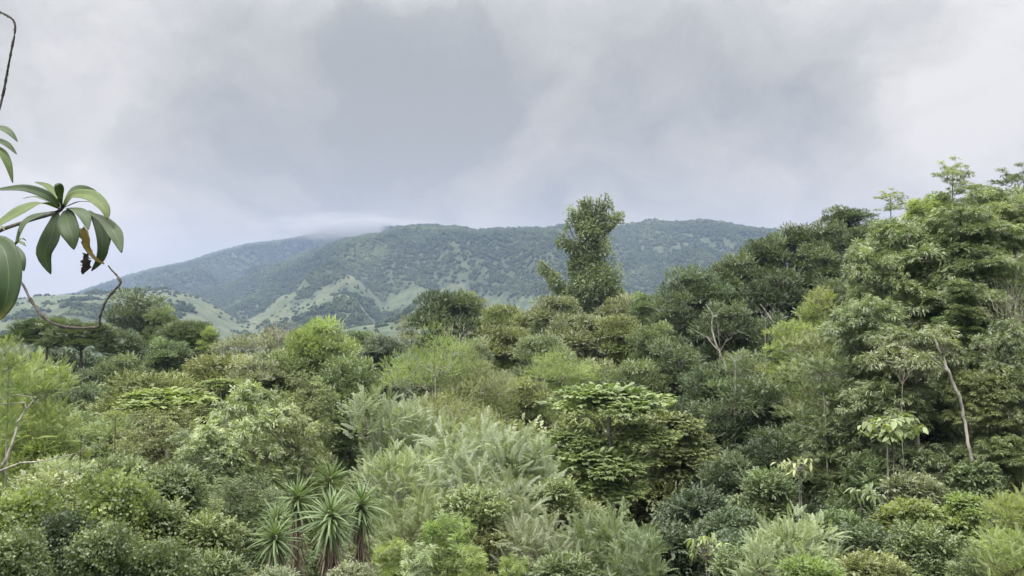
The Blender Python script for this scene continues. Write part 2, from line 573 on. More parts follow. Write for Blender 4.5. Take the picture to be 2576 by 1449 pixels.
def far_leaf_mat():
    m = bpy.data.materials.new('far_crown')
    m.use_nodes = True
    t = m.node_tree
    p = t.nodes['Principled BSDF']
    oi = N(t, 'ShaderNodeObjectInfo')
    r = N(t, 'ShaderNodeValToRGB')
    el = r.color_ramp.elements
    el[0].position, el[0].color = 0, (.022, .040, .017, 1)
    el[1].position, el[1].color = 1, (.078, .104, .044, 1)
    x = el.new(.6)
    x.color = (.036, .056, .022, 1)
    pn = N(t, 'ShaderNodeTexNoise')
    pn.inputs['Scale'].default_value = .0075
    pn.inputs['Detail'].default_value = 5
    t.links.new(oi.outputs['Location'], pn.inputs['Vector'])
    f = math_node(t, 'MULTIPLY_ADD', pn.outputs['Fac'], 2.4, -.90)
    f = math_node(t, 'ADD', math_node(t, 'MULTIPLY', oi.outputs['Random'], .34), f, clamp=True)
    t.links.new(f, r.inputs['Fac'])
    t.links.new(r.outputs[0], p.inputs['Base Color'])
    p.inputs['Roughness'].default_value = .8
    p.inputs['Specular IOR Level'].default_value = .2
    return m


ng = bpy.data.node_groups.new('forest_scatter', 'GeometryNodeTree')
ng.interface.new_socket('Geometry', in_out='INPUT', socket_type='NodeSocketGeometry')
ng.interface.new_socket('Geometry', in_out='OUTPUT', socket_type='NodeSocketGeometry')
gi, go = ng.nodes.new('NodeGroupInput'), ng.nodes.new('NodeGroupOutput')
ico = ng.nodes.new('GeometryNodeMeshIcoSphere')
ico.inputs['Subdivisions'].default_value = 3
ico.inputs['Radius'].default_value = 1.0
sp = ng.nodes.new('GeometryNodeSetPosition')
nz = ng.nodes.new('ShaderNodeTexNoise')
nz.inputs['Scale'].default_value = 2.4
nz.inputs['Detail'].default_value = 2
pos = ng.nodes.new('GeometryNodeInputPosition')
ng.links.new(pos.outputs[0], nz.inputs['Vector'])
sc_ = ng.nodes.new('ShaderNodeVectorMath')
sc_.operation = 'SCALE'
mul = ng.nodes.new('ShaderNodeMath')
mul.operation = 'MULTIPLY_ADD'
mul.inputs[1].default_value = 2.2
mul.inputs[2].default_value = -1.1
ng.links.new(nz.outputs[0], mul.inputs[0])
ng.links.new(pos.outputs[0], sc_.inputs[0])
ng.links.new(mul.outputs[0], sc_.inputs['Scale'])
ng.links.new(ico.outputs['Mesh'], sp.inputs['Geometry'])
ng.links.new(sc_.outputs[0], sp.inputs['Offset'])
sm = ng.nodes.new('GeometryNodeSetMaterial')
sm.inputs['Material'].default_value = far_leaf_mat()
ng.links.new(sp.outputs[0], sm.inputs['Geometry'])
iop = ng.nodes.new('GeometryNodeInstanceOnPoints')
at1 = ng.nodes.new('GeometryNodeInputNamedAttribute')
at1.data_type = 'FLOAT'
at1.inputs['Name'].default_value = 'size'
at2 = ng.nodes.new('GeometryNodeInputNamedAttribute')
at2.data_type = 'FLOAT_VECTOR'
at2.inputs['Name'].default_value = 'turn'
ng.links.new(gi.outputs[0], iop.inputs['Points'])
ng.links.new(sm.outputs[0], iop.inputs['Instance'])
ng.links.new(at1.outputs[0], iop.inputs['Scale'])
ng.links.new(at2.outputs[0], iop.inputs['Rotation'])
ng.links.new(iop.outputs[0], go.inputs[0])
fo = obj('distant_forest', fme)
md = fo.modifiers.new('scatter', 'NODES')
md.node_group = ng
tag(fo, 'dark bluish forest covering the far mountain and the gullies of the grassy hills', 'forest', kind='stuff')

def box_mesh(name, lo, hi):
    x0, y0, z0 = lo
    x1, y1, z1 = hi
    v = [(x0, y0, z0), (x1, y0, z0), (x1, y1, z0), (x0, y1, z0), (x0, y0, z1), (x1, y0, z1), (x1, y1, z1), (x0, y1, z1)]
    f = [(0, 3, 2, 1), (4, 5, 6, 7), (0, 1, 5, 4), (1, 2, 6, 5), (2, 3, 7, 6), (3, 0, 4, 7)]
    return quad_mesh(name, v, f)


# ------------------------------------------------------------------ low cloud that hides the left summit
pk = at(880, 571, 3400)
import bmesh
lbm = bmesh.new()
bmesh.ops.create_icosphere(lbm, subdivisions=3, radius=1.02)
lme = bpy.data.meshes.new('low_cloud')
lbm.to_mesh(lme)
lbm.free()
lc = obj('low_cloud', lme, None, None, tuple(pk))
lc.scale = (430, 200, 68)
lm = bpy.data.materials.new('low_cloud')
lm.use_nodes = True
t = lm.node_tree
t.nodes.clear()
c = N(t, 'ShaderNodeTexCoord')
ln = N(t, 'ShaderNodeVectorMath', operation='LENGTH')
t.links.new(c.outputs['Object'], ln.inputs[0])
nz_ = N(t, 'ShaderNodeTexNoise')
nz_.inputs['Scale'].default_value = 2.8
nz_.inputs['Detail'].default_value = 4
t.links.new(c.outputs['Object'], nz_.inputs['Vector'])
fall = math_node(t, 'SUBTRACT', 1.0, ln.outputs['Value'], clamp=True)
dn = math_node(t, 'MULTIPLY_ADD', nz_.outputs['Fac'], 4.0, -2.1)
dn = math_node(t, 'ADD', math_node(t, 'MULTIPLY', fall, 2.2), dn)
dn = math_node(t, 'MULTIPLY', math_node(t, 'MULTIPLY', math_node(t, 'MAXIMUM', dn, 0.0), fall), .013)
pv = N(t, 'ShaderNodeVolumePrincipled')
pv.inputs['Color'].default_value = (.56, .57, .59, 1)
t.links.new(dn, pv.inputs['Density'])
o = N(t, 'ShaderNodeOutputMaterial')
t.links.new(pv.outputs[0], o.inputs['Volume'])
lc.data.materials.append(lm)
tag(lc, 'low grey cloud resting on the left summit of the mountain', 'cloud', kind='stuff')

# ------------------------------------------------------------------ haze


hz = obj('haze', box_mesh('haze', (-6600, -6600, LOW - 1), (6600, 6600, max(HIGH + 25, pk.z + 90))))
m = bpy.data.materials.new('haze')
m.use_nodes = True
t = m.node_tree
t.nodes.clear()
pv = N(t, 'ShaderNodeVolumePrincipled')
pv.inputs['Color'].default_value = (.44, .55, .86, 1)
pv.inputs['Density'].default_value = 1.4e-4
pv.inputs['Anisotropy'].default_value = 0.1
o = N(t, 'ShaderNodeOutputMaterial')
t.links.new(pv.outputs[0], o.inputs['Volume'])
hz.data.materials.append(m)
tag(hz, 'pale blue haze in the air over the valley', 'haze', kind='stuff')

# ------------------------------------------------------------------ leaf sprays (templates of small leaves)


def kite(base, d, n, L, Wd, fold=.18, bend=.12):
    base, d, n = np.asarray(base, float), unit(np.asarray(d, float)), np.asarray(n, float)
    n = unit(n - d * (n @ d))
    s = np.cross(n, d)
    mid = base + d * L * .42
    return np.array([base, mid + s * Wd / 2 + n * fold * Wd, base + d * L - n * bend * L, mid - s * Wd / 2 + n * fold * Wd])


def tpl_twig(r, n=8, L=.14, Wd=.065, length=.34, droop=.35):
    q = []
    for i in range(n):
        f = (i + .6) / n
        x = length * f
        side = 1 if i % 2 else -1
        a = 1.05 - .8 * f + r.normal(0, .2)
        d = np.array([math.cos(a), side * math.sin(a), -droop * r.uniform(.4, 1.6)])
        q.append(kite((x, 0, -.1 * x * x / length), d, (r.normal(0, .35), r.normal(0, .35), 1), L * r.uniform(.75, 1.15), Wd * r.uniform(.8, 1.15)))
    q.append(kite((length, 0, -.05), (1, 0, -droop), (0, 0, 1), L, Wd))
    return np.array(q)


def tpl_whorl(r, n=10, L=.17, Wd=.035, droop=.7):
    q = []
    for i in range(n):
        a = i * 2.4 + r.normal(0, .2)
        up = r.uniform(-.1, 1.0)
        d = np.array([.55 + .5 * up, math.cos(a) * (1 - .35 * up), math.sin(a) * (1 - .35 * up)])
        d = unit(d)
        d[2] -= droop * r.uniform(.5, 1.3)
        base = np.array([r.uniform(-.10, 0), 0, 0])
        nn = np.array([.6, math.cos(a) * .5, math.sin(a) * .5 + .9])
        # two-piece leaf so that it arches
        d1 = unit(d + np.array([0, 0, .45]))
        d2 = unit(d + np.array([0, 0, -.35]))
        k1 = kite(base, d1, nn, L * .62, Wd, .15, 0)
        q.append(k1)
        q.append(kite(base + d1 * L * .38, d2, nn, L * .66, Wd * .92, .15, .05))
    return np.array(q)


def tpl_pinnate(r, pairs=11, length=.62, L=.13, Wd=.032, arch=.5, droop=.35):
    q = []
    prev = np.array([0, 0, 0.])
    n = pairs + 2
    for i in range(n):
        f = i / n
        x = length * f
        z = arch * length * (f * .55 - f * f * .85)
        p = np.array([x, 0, z])
        q.append(np.array([prev + (0, .004, 0), p + (0, .003, 0), p - (0, .003, 0), prev - (0, .004, 0)]))
        prev = p
        if i < 2: continue
        tang = unit(np.array([1, 0, arch * (.55 - 1.7 * f)]))
        l = L * (1 - .55 * abs(f - .45) ** 1.3 * 2) * r.uniform(.9, 1.1)
        for s in (-1, 1):
            d = tang * .45 + np.array([0, s, 0]) + np.array([0, 0, -droop * r.uniform(.6, 1.4)])
            q.append(kite(p, d, (0, 0, 1), l, Wd, .1, .15))
    q.append(kite(prev, (1, 0, -.7), (0, 0, 1), L * .8, Wd))
    return np.array(q)


def tpl_fan(r, n=16, length=.5, L=.10, Wd=.04):
    """flat feathery spray"""
    q = []
    for b in range(3):
        a0 = (b - 1) * .55
        dx, dy = math.cos(a0), math.sin(a0)
        for i in range(n // 2):
            f = (i + .5) / (n / 2)
            p = np.array([dx * length * f, dy * length * f, -.06 * f * f + r.normal(0, .008)])
            for s in (-1, 1):
                a = a0 + s * (1.1 - .3 * f)
                q.append(kite(p, (math.cos(a), math.sin(a), r.normal(-.05, .15)), (r.normal(0, .2), r.normal(0, .2), 1), L * r.uniform(.7, 1.2), Wd))
    return np.array(q)


def tpl_hang(r, n=12, L=.10, Wd=.075, length=.8):
    q = []
    for i in range(n):
        f = (i + r.rand()) / n
        a = r.rand() * 6.28
        p = np.array([length * f, math.cos(a) * .03, math.sin(a) * .03])
        d = np.array([.6 * r.uniform(.4, 1.4), math.cos(a), math.sin(a)])
        q.append(kite(p, d, (-.8, math.cos(a), math.sin(a)), L * r.uniform(.7, 1.2), Wd * r.uniform(.8, 1.1)))
    return np.array(q)


def variants(fn, k=5, seed=1, **kw):
    return [fn(np.random.RandomState(seed * 100 + i), **kw) for i in range(k)]


def scatter(rng, pos, axis, scale, tpls, clump_tint, normal_noise=.35, tint_spread=(.32, .16), upw=1.0):
    """place spray templates; returns verts (M,3), tint (M,)"""
    pos, axis = np.asarray(pos, float), unit(np.asarray(axis, float))
    n = len(pos)
    up = np.tile(np.array([0, 0, upw]), (n, 1)) + rng.normal(0, normal_noise, (n, 3))
    up = up - axis * np.sum(up * axis, -1, keepdims=True)
    up = unit(up)
    side = np.cross(up, axis)
    which = rng.randint(0, len(tpls), n)
    st = rng.rand(n)
    V, T = [], []
    for k, tp in enumerate(tpls):
        m_ = which == k
        if not np.any(m_): continue
        P = tp.reshape(-1, 3)                                    # (L*4, 3)
        w = (P[None, :, 0:1] * axis[m_][:, None, :] + P[None, :, 1:2] * side[m_][:, None, :] + P[None, :, 2:3] * up[m_][:, None, :])
        v = pos[m_][:, None, :] + w * scale[m_][:, None, None]
        nl = len(tp)
        lt = rng.rand(m_.sum(), nl)
        tt_ = clump_tint[m_][:, None] * (1 - sum(tint_spread)) + st[m_][:, None] * tint_spread[0] + lt * tint_spread[1]
        V.append(v.reshape(-1, 3))
        T.append(np.repeat(tt_.reshape(-1), 4))
    return np.concatenate(V), np.concatenate(T)


def leaf_mesh(name, parts):
    V = np.concatenate([p[0] for p in parts])
    T = np.concatenate([p[1] for p in parts])
    q = np.arange(len(V)).reshape(-1, 4)
    return quad_mesh(name, V, q, T)


def fill_clumps(rng, clumps, tpls, per, size, low=-.25, outward=.8, upb=.35, noise=.35, inner=.28, ctint=None, droop_axis=0.0, upw=1.0, nn=.35):
    """clumps: (x,y,z,r,flat).  Sprays on a shell round each clump, some inside."""
    P, A, Sx, CT = [], [], [], []
    for i, (x, y, z, r, fl) in enumerate(clumps):
        k = max(6, int(per * r * r))
        zz = rng.uniform(low, 1, k)
        ph = rng.rand(k) * 6.2832
        h = np.sqrt(np.maximum(0, 1 - zz * zz))
        dr = np.stack([np.cos(ph) * h, np.sin(ph) * h, zz], -1)
        rr = r * np.where(rng.rand(k) < inner, rng.uniform(.25, .8, k), rng.uniform(.80, 1.12, k))
        rr *= np.where(rng.rand(k) < .14, rng.uniform(1.1, 1.5, k), 1.0)
        p = dr * rr[:, None] * np.array([1, 1, fl]) + np.array([x, y, z])
        ax = dr * outward + np.array([0, 0, upb]) + rng.normal(0, noise, (k, 3)) - np.array([0, 0, droop_axis])
        P.append(p); A.append(ax); Sx.append(size * rng.uniform(.7, 1.3, k))
        c = rng.rand() if ctint is None else ctint[i]
        CT.append(np.full(k, c))
    P, A, Sx, CT = map(np.concatenate, (P, A, Sx, CT))
    return scatter(rng, P, A, Sx, tpls, CT, upw=upw, normal_noise=nn)


def skeleton(rng, clumps, r0, fork=(0, 0, 0), twigs=3, amp=.09):
    """limbs from the fork to each clump, grouped into a few big limbs"""
    C = np.array([c[:3] for c in clumps], float)
    R = np.array([c[3] for c in clumps], float)
    fork = np.array(fork, float)
    k = min(6, max(2, len(C) // 4))
    cen = C[rng.choice(len(C), k, replace=False)]
    for _ in range(4):
        lab = np.argmin(((C[:, None] - cen[None]) ** 2).sum(-1), 1)
        cen = np.array([C[lab == j].mean(0) if np.any(lab == j) else cen[j] for j in range(k)])
    lines = []
    for j in range(k):
        mid = fork + (cen[j] - fork) * .55
        w = wiggle(rng, fork, mid, 7, amp, .05)
        lines.append((w, np.linspace(r0 * .62, r0 * .36, 7)))
        for i in np.where(lab == j)[0]:
            w2 = wiggle(rng, mid, C[i], 6, amp * 1.3, .08)
            lines.append((w2, np.linspace(r0 * .32, r0 * .10, 6)))
            for _ in range(twigs):
                d = unit(rng.normal(0, 1, 3) + np.array([0, 0, .5]))
                lines.append((wiggle(rng, C[i] - (C[i] - mid) * rng.uniform(0, .4), C[i] + d * R[i] * rng.uniform(.8, 1.3) * np.array([1, 1, min(1, clumps[i][4])]), 4, .08), np.linspace(r0 * .10, r0 * .03, 4)))
    return lines


def trunk_mesh(rng, r0, bend=.03):
    t = np.linspace(0, 1, 12)
    pts = np.stack([np.sin(t * 5 + rng.rand() * 6) * bend, np.sin(t * 4 + rng.rand() * 6) * bend, t], -1)
    pts[:, :2] -= pts[-1, :2]
    pts[:, :2] *= 1.0
    an = np.arange(8) * math.pi / 4
    rr = np.linspace(1.45, .75, 12) * r0
    V = np.stack([pts[:, None, 0] + rr[:, None] * np.cos(an), pts[:, None, 1] + rr[:, None] * np.sin(an), np.repeat(pts[:, 2:3], 8, 1)], -1)
    i, j = np.arange(11)[:, None] * 8, np.arange(8)[None, :]
    Q = np.stack([i + j, i + (j + 1) % 8, i + 8 + (j + 1) % 8, i + 8 + j], -1).reshape(-1, 4)
    return quad_mesh('trunk', V, Q, smooth=True)


# ------------------------------------------------------------------ species.  Each is (crown mesh, limb mesh, trunk mesh, R, H)
SPEC = {}


def species(key, clumps, tpls, per, size, r0, seed, R, H, twigs=3, bare=None, extra=None, fork=(0, 0, 0), bend=.25, **kw):
    rng = np.random.RandomState(seed)
    parts = [fill_clumps(rng, clumps, tpls, per, size, **kw)]
    if extra: parts += extra(rng)
    crown = leaf_mesh('crown', parts)
    lines = skeleton(rng, clumps, r0, fork, twigs)
    if bare: lines += bare(rng)
    V, Q = tubes(lines, 5)
    limbs = quad_mesh('limbs', V, Q, smooth=True)
    SPEC[key] = (crown, limbs, trunk_mesh(rng, r0, bend), R, H)
    print(key, 'tris', 2 * len(crown.polygons), 'limb tris', 2 * len(Q))


def dome_clumps(rng, R, H, k, cr=.36, zlow=-.1, flat=.75):
    out = []
    tries = 0
    while len(out) < k and tries < 4000:
        tries += 1
        z = rng.uniform(zlow, 1)
        ph = rng.rand() * 6.2832
        h = math.sqrt(max(0, 1 - z * z))
        q = rng.uniform(.48, .92)
        p = np.array([math.cos(ph) * h * R * q, math.sin(ph) * h * R * q, H * .30 + z * H * .70 * q])
        r = R * cr * rng.uniform(.5, 1.1)
        if any(np.linalg.norm(p - np.array(c[:3])) < .62 * (r + c[3]) for c in out): continue
        out.append((*p, r, flat * rng.uniform(.7, 1.3)))
    out.append((0, 0, H * .35, R * .45, 1.0))
    return out


def plate_clumps(rng, R, H, k, layers=4, cr=.26, flat=.30):
    out = []
    for i in range(k):
        lay = i % layers
        zf = (lay + .5) / layers
        rad_ = R * (1 - .55 * zf ** 1.6) * math.sqrt(rng.uniform(.05, 1)) * .86
        ph = rng.rand() * 6.2832
        out.append((math.cos(ph) * rad_, math.sin(ph) * rad_, H * (.12 + .80 * zf) + rng.normal(0, H * .03), R * cr * rng.uniform(.75, 1.25), flat))
    return out


R_ = np.random.RandomState
tw_mid = variants(tpl_twig, 5, 1, n=6, L=.24, Wd=.12, length=.45)
tw_fine = variants(tpl_twig, 5, 2, n=9, L=.13, Wd=.05, length=.5, droop=.2)
fan_mid = variants(tpl_fan, 4, 3, n=10, length=.75, L=.20, Wd=.10)
pin_mid = variants(tpl_pinnate, 4, 4, pairs=7, length=.75, L=.20, Wd=.055, droop=.3)
droop_mid = variants(tpl_whorl, 4, 5, n=7, L=.32, Wd=.065, droop=.8)
tw_near = variants(tpl_twig, 6, 6, n=7, L=.10, Wd=.058, length=.30, droop=.5)
willow_t = variants(tpl_whorl, 6, 7, n=9, L=.17, Wd=.032, droop=.9)
pin_near = variants(tpl_pinnate, 6, 8, pairs=11, length=.62, L=.135, Wd=.030, droop=.40)
whorl_t = variants(tpl_whorl, 6, 9, n=8, L=.30, Wd=.048, droop=.85)
broad_t = variants(tpl_twig, 6, 10, n=7, L=.20, Wd=.12, length=.32, droop=.75)
heart_t = variants(tpl_hang, 6, 11, n=9, L=.095, Wd=.085, length=.45)

species('dome', dome_clumps(R_(1), 4, 5.2, 26), tw_mid, 115, .84, .22, 21, 4.3, 5.4)
species('tall', dome_clumps(R_(2), 3.4, 6.5, 26, .34), tw_mid, 125, .78, .24, 22, 3.7, 6.7)
species('flat', plate_clumps(R_(3), 5, 3.2, 46, 4), fan_mid, 34, .85, .22, 23, 5.0, 3.3, low=.0, upb=.1, nn=.15)
species('flatb', plate_clumps(R_(4), 5, 4.4, 44, 3, .26, .62), tw_mid, 62, .95, .24, 24, 5.0, 4.3, low=-.2, upb=.3, nn=.3)
species('fine', dome_clumps(R_(5), 4, 4.4, 24, .38), tw_fine, 95, .85, .16, 25, 4.3, 4.7, twigs=7)
species('feather', dome_clumps(R_(6), 3.2, 4.0, 20, .38, flat=.6), pin_mid, 42, .9, .16, 26, 3.5, 4.2, upb=.6, outward=.7)
species('droop', dome_clumps(R_(7), 3.2, 5.0, 24, .34), droop_mid, 110, .62, .2, 27, 3.5, 5.2, droop_axis=.1)
species('sparse', dome_clumps(R_(8), 3.6, 4.2, 18, .30, flat=.6), tw_mid, 80, .75, .15, 28, 3.9, 4.4, twigs=16)


# --- tall tree wrapped in climbing vines
def vine_tree():
    rng = R_(31)
    # picture points of the lumps, relative to the trunk line, metres at depth 110
    k = 110 / F
    strokes = [(1478, 560, 27, 1490, 770, 44, 11), (1443, 660, 19, 1448, 780, 30, 6), (1422, 748, 19, 1366, 672, 10, 9), (1465, 645, 18, 1408, 604, 12, 6), (1492, 565, 20, 1524, 515, 9, 4),
               (1500, 568, 17, 1560, 543, 8, 8), (1462, 560, 18, 1436, 530, 9, 4), (1478, 550, 19, 1478, 508, 9, 4), (1518, 720, 24, 1535, 790, 36, 4), (1557, 668, 7, 1553, 780, 15, 6), (1432, 745, 20, 1402, 800, 22, 4), (1508, 600, 20, 1512, 690, 22, 5), (1412, 772, 24, 1552, 778, 26, 7), (1532, 692, 18, 1552, 765, 20, 4)]
    cl, ct = [], []
    for (u0, v0, r0_, u1, v1, r1_, m_) in strokes:
        tone = rng.uniform(.1, .8)
        for i in range(m_):
            f = i / (m_ - 1)
            r = (r0_ + (r1_ - r0_) * f) * rng.uniform(.75, 1.15)
            u, v = u0 + (u1 - u0) * f + rng.normal(0, r * .18), v0 + (v1 - v0) * f + rng.normal(0, r * .18)
            cl.append(((u - 1485) * k, rng.uniform(-1, 1) * r * k * .5, (860 - v) * k, r * k * .85, 1.1))
            ct.append(min(1, max(0, tone + rng.normal(0, .2))))
    hang = variants(tpl_hang, 5, 12, n=10, L=.22, Wd=.19, length=.9)
    P = [fill_clumps(rng, cl, tw_mid, 210, .72, low=-.8, outward=.8, upb=.1, ctint=ct, inner=.2)]
    # curtains that hang down
    P.append(fill_clumps(rng, cl, hang, 110, .7, low=-.9, outward=.25, upb=-1.0, ctint=[c * .8 + .2 for c in ct], inner=.1))
    # upright leafy shoots along the top
    shoots = []
    for (u, v) in [(1430, 545), (1438, 535), (1447, 530), (1455, 510), (1462, 505), (1470, 498), (1476, 510), (1484, 518), (1492, 505), (1500, 502), (1508, 495), (1516, 505), (1523, 492), (1530, 497), (1538, 505), (1541, 520), (1560, 537), (1567, 535), (1552, 536), (1426, 555), (1420, 575),
                   (1354, 658), (1362, 662), (1376, 672), (1388, 678), (1403, 690), (1545, 640), (1520, 515), (1485, 500), (1466, 515), (1500, 515), (1512, 512), (1443, 545), (1405, 592), (1415, 588)]:
        x, z = (u - 1485) * k, (860 - v) * k
        for i in range(7):
            f = i / 6
            shoots.append((x + rng.normal(0, .04), rng.normal(0, .5), z - f * 1.4, ))
    shoots = np.array(shoots)
    n = len(shoots)
    P.append(scatter(rng, shoots, np.array([[0, 0, 1.0]]) + rng.normal(0, .25, (n, 3)), rng.uniform(.75, 1.1, n), variants(tpl_whorl, 4, 13, n=8, L=.40, Wd=.11, droop=.1), np.full(n, .35)))
    crown = leaf_mesh('crown', P)
    lines = []
    for (x, y, z, r, fl) in cl:
        lines.append((wiggle(rng, (x * .55, 0, max(0, z - 2.5)), (x * .93, y, z - .3), 6, .06), np.linspace(.06, .02, 6)))
    for (x, y, z) in shoots[::7]:
        lines.append((wiggle(rng, (x * .6, 0, z - 2.4), (x, y, z), 5, .05), np.linspace(.09, .03, 5)))
    V, Q = tubes(lines)
    return crown, quad_mesh('limbs', V, Q, smooth=True), trunk_mesh(rng, .42, .2)


def part(name, me, parent, mat, loc=(0, 0, 0), scale=None, rot=None, kind=None, label=None):
    o = obj(name, me, parent, mat, loc)
    if scale is not None: o.scale = scale
    if rot is not None: o.rotation_euler = rot
    if kind: o['kind'] = kind
    if label: o['label'] = label
    return o


seedc = [0]
NAMED = []


def place(key, u, v, d, hw, label, leaf='olive', bark='grey', cat='tree', group=None, name='tree', sz=1.0, rot=None, tiers=4, low_step=.7, sink=0.25):
    """a tree whose top stands at (u, v), d metres away, hw picture px in half width"""
    crown, limbs, trunk, R, H = SPEC[key]
    if key in ('flat', 'vine'): tiers = 0
    seedc[0] += 1
    rg = random.Random(seedc[0] * 13 + 5)
    s = hw / F * d / R
    top = at(u, v, d)
    g = float(terrain(np.array([top.x]), np.array([top.y]))[0]) - sink
    zc = top.z - H * s * sz - g
    if zc < .4:
        zc = .4
    rz = rg.uniform(0, 6.283) if rot is None else rot
    root = empty(name, (top.x, top.y, g), rz)
    if not group: NAMED.append((u, v, d, label))
    tag(root, label, cat, group)
    part('crown', crown, root, LM[leaf], (0, 0, zc), (s, s, s * sz), kind='stuff')
    part('limbs', limbs, root, BK[bark], (0, 0, zc), (s, s, s * sz))
    z2, k = zc, 0
    step = H * s * sz * low_step
    while k < tiers and z2 > .5 * step:
        z2 = z2 - step * rg.uniform(.7, 1.15)
        k += 1
        a2, s2 = rg.uniform(0, 6.283), s * rg.uniform(.88, 1.1) * 1.08 ** k
        part('lower_crown', crown, root, LM[leaf], (rg.uniform(-.4, .4) * R * s, rg.uniform(-.4, .4) * R * s, max(z2, -.3 * step)), (s2, s2, s * sz), (0, 0, a2), kind='stuff')
    part('trunk', trunk, root, BK[bark], (0, 0, 0), (s, s, zc + .1))
    return root


def add_limb(root, pts, bark='pale', name='limb', sides=7):
    """a visible stem or bough given by (u, v, depth, radius in picture px)"""
    P = [at(u, v, d) for (u, v, d, r) in pts]
    mw = (Matrix.Translation(root.location) @ root.rotation_euler.to_matrix().to_4x4()).inverted()
    P = np.array([tuple(mw @ p) for p in P])
    rr = np.array([.45 * r * d / F for (u, v, d, r) in pts])
    # resample with a slight irregularity
    n = len(P)
    tt_ = np.linspace(0, n - 1, (n - 1) * 4 + 1)
    Q = np.stack([np.interp(tt_, np.arange(n), P[:, i]) for i in range(3)], -1)
    r2 = np.interp(tt_, np.arange(n), rr)
    rg = R_(int(abs(pts[0][0])) + 3)
    Q[1:-1] += rg.normal(0, 1, (len(Q) - 2, 3)) * r2[1:-1, None] * .25
    V, q = tubes([(Q, r2 * rg.uniform(.88, 1.12, len(r2)))], sides)
    return part(name, quad_mesh(name, V, q, smooth=True), root, BK[bark])


def plume_clumps(rng, R, H, k, cr=.3):
    """upright plumes: columns of small clumps under a ragged top"""
    out = []
    for i in range(k):
        ph = rng.rand() * 6.2832
        q = math.sqrt(rng.rand()) * .85
        x, y = math.cos(ph) * R * q, math.sin(ph) * R * q
        top = H * (1 - .45 * q * q) * rng.uniform(.80, 1.0)
        z = top
        r = R * cr * rng.uniform(.6, .9)
        while z > H * .12:
            out.append((x, y, z - r * .8, r, 1.15))
            z -= r * 2.1
            r *= 1.12
            x *= 1.05; y *= 1.05
            if rng.rand() < .25: break
    return out


species('willow', plume_clumps(R_(51), 1.9, 4.2, 16, .24), willow_t, 300, 1.2, .09, 51, 1.95, 4.2, twigs=2, upb=.5, outward=.7, inner=.2)
species('sumac', dome_clumps(R_(52), 2.1, 3.0, 24, .36, flat=.8), pin_near, 66, 1.22, .09, 52, 2.3, 3.2, upb=.55, outward=.8, inner=.12)
species('sumacb', plume_clumps(R_(53), 1.6, 3.0, 9, .36), pin_near, 60, 1.2, .08, 53, 1.8, 3.1, upb=.7, outward=.7, inner=.12)
species('broad', plate_clumps(R_(54), 2.4, 1.9, 36, 3, .24, .42), broad_t, 130, 1.25, .12, 54, 2.45, 1.95, upb=.25, outward=.7, inner=.15, low=-.1)
species('whorl', dome_clumps(R_(55), 2.5, 4.6, 34, .30), whorl_t, 105, 1.22, .15, 55, 2.8, 4.8, twigs=6, upb=.2, outward=.8, inner=.2)
species('whorlb', plume_clumps(R_(56), 2.4, 4.4, 13, .30), whorl_t, 100, 1.22, .15, 56, 2.7, 4.4, upb=.2, outward=.8, inner=.2)
species('airy', dome_clumps(R_(61), 2.1, 3.6, 15, .22), whorl_t, 80, 1.15, .08, 61, 2.4, 3.8, twigs=5, inner=.3)
species('bush', dome_clumps(R_(57), 1.25, 1.5, 26, .34), tw_near, 420, 1.35, .03, 57, 1.4, 1.6, upb=.4, outward=.7, noise=.45)
species('vinebush', dome_clumps(R_(58), 1.3, 1.7, 24, .36), heart_t, 290, 1.35, .03, 58, 1.5, 1.8, upb=-.3, outward=.6, noise=.5)
species('spray', plume_clumps(R_(59), 1.1, 1.9, 8, .36), variants(tpl_whorl, 5, 14, n=8, L=.22, Wd=.028, droop=.6), 130, 1.5, .03, 59, 1.2, 2.0, upb=.7, outward=.6, inner=.2)
species('smallleaf', dome_clumps(R_(60), 2.3, 3.2, 24, .34), variants(tpl_twig, 5, 15, n=8, L=.12, Wd=.07, length=.36), 200, 1.1, .10, 60, 2.5, 3.4, twigs=6)
vt = vine_tree()
SPEC['vine'] = (vt[0], vt[1], vt[2], 4.0, (860 - 492) * 110 / F)

# ------------------------------------------------------------------ skyline row of the near forest
T = place
place('flat', 120, 806, 84, 105, 'flat-topped dark tree low under the curved bare twig, leftmost of the skyline trees', 'dark', 'grey', rot=.3)
place('flat', 205, 818, 80, 95, 'layered dark tree with a thin pale trunk, right of the leftmost flat-topped tree', 'dark', 'brown', rot=1.9)
place('tall', 345, 728, 95, 78, 'tall rounded grey-green tree rising above its neighbours below the hanging twig', 'dark', 'grey', sz=.95, rot=2)
place('dome', 405, 770, 93, 42, 'small round crown leaning on the right shoulder of the tall rounded tree', 'green', 'grey', rot=4)
place('flatb', 300, 838, 86, 70, 'dark spreading crown at the foot of the tall rounded tree', 'dark', 'brown', rot=5)
place('flat', 465, 815, 84, 85, 'dark feathery tree with shaded underside left of the twiggy grey tree', 'dark', 'brown', rot=2.6, sz=1.3)
place('dome', 425, 850, 78, 60, 'dark green crown below the dark feathery tree', 'green', 'brown', rot=.6)
place('dome', 300, 890, 62, 62, 'light green mound of leaves in front of the flat-topped dark trees', 'green', 'grey', rot=3.1)
place('tall', 527, 820, 82, 24, 'narrow pale green sapling poking above the canopy beside the dark feathery tree', 'bright', 'grey')
place('sparse', 600, 832, 76, 70, 'grey twiggy tree with thin foliage, left one of the two', 'grey', 'pale', rot=1)
place('sparse', 690, 815, 66, 72, 'grey twiggy tree with bare shoots touching the yellowish round tree', 'grey', 'pale', rot=2.2)
place('dome', 800, 800, 56, 80, 'yellowish round tree with a dark hollow beneath its crown', 'bright', 'grey', rot=2.9, sz=1.1)
place('tall', 850, 840, 55, 70, 'olive tree on the right shoulder of the yellowish round tree', 'olive', 'grey', rot=1.2)
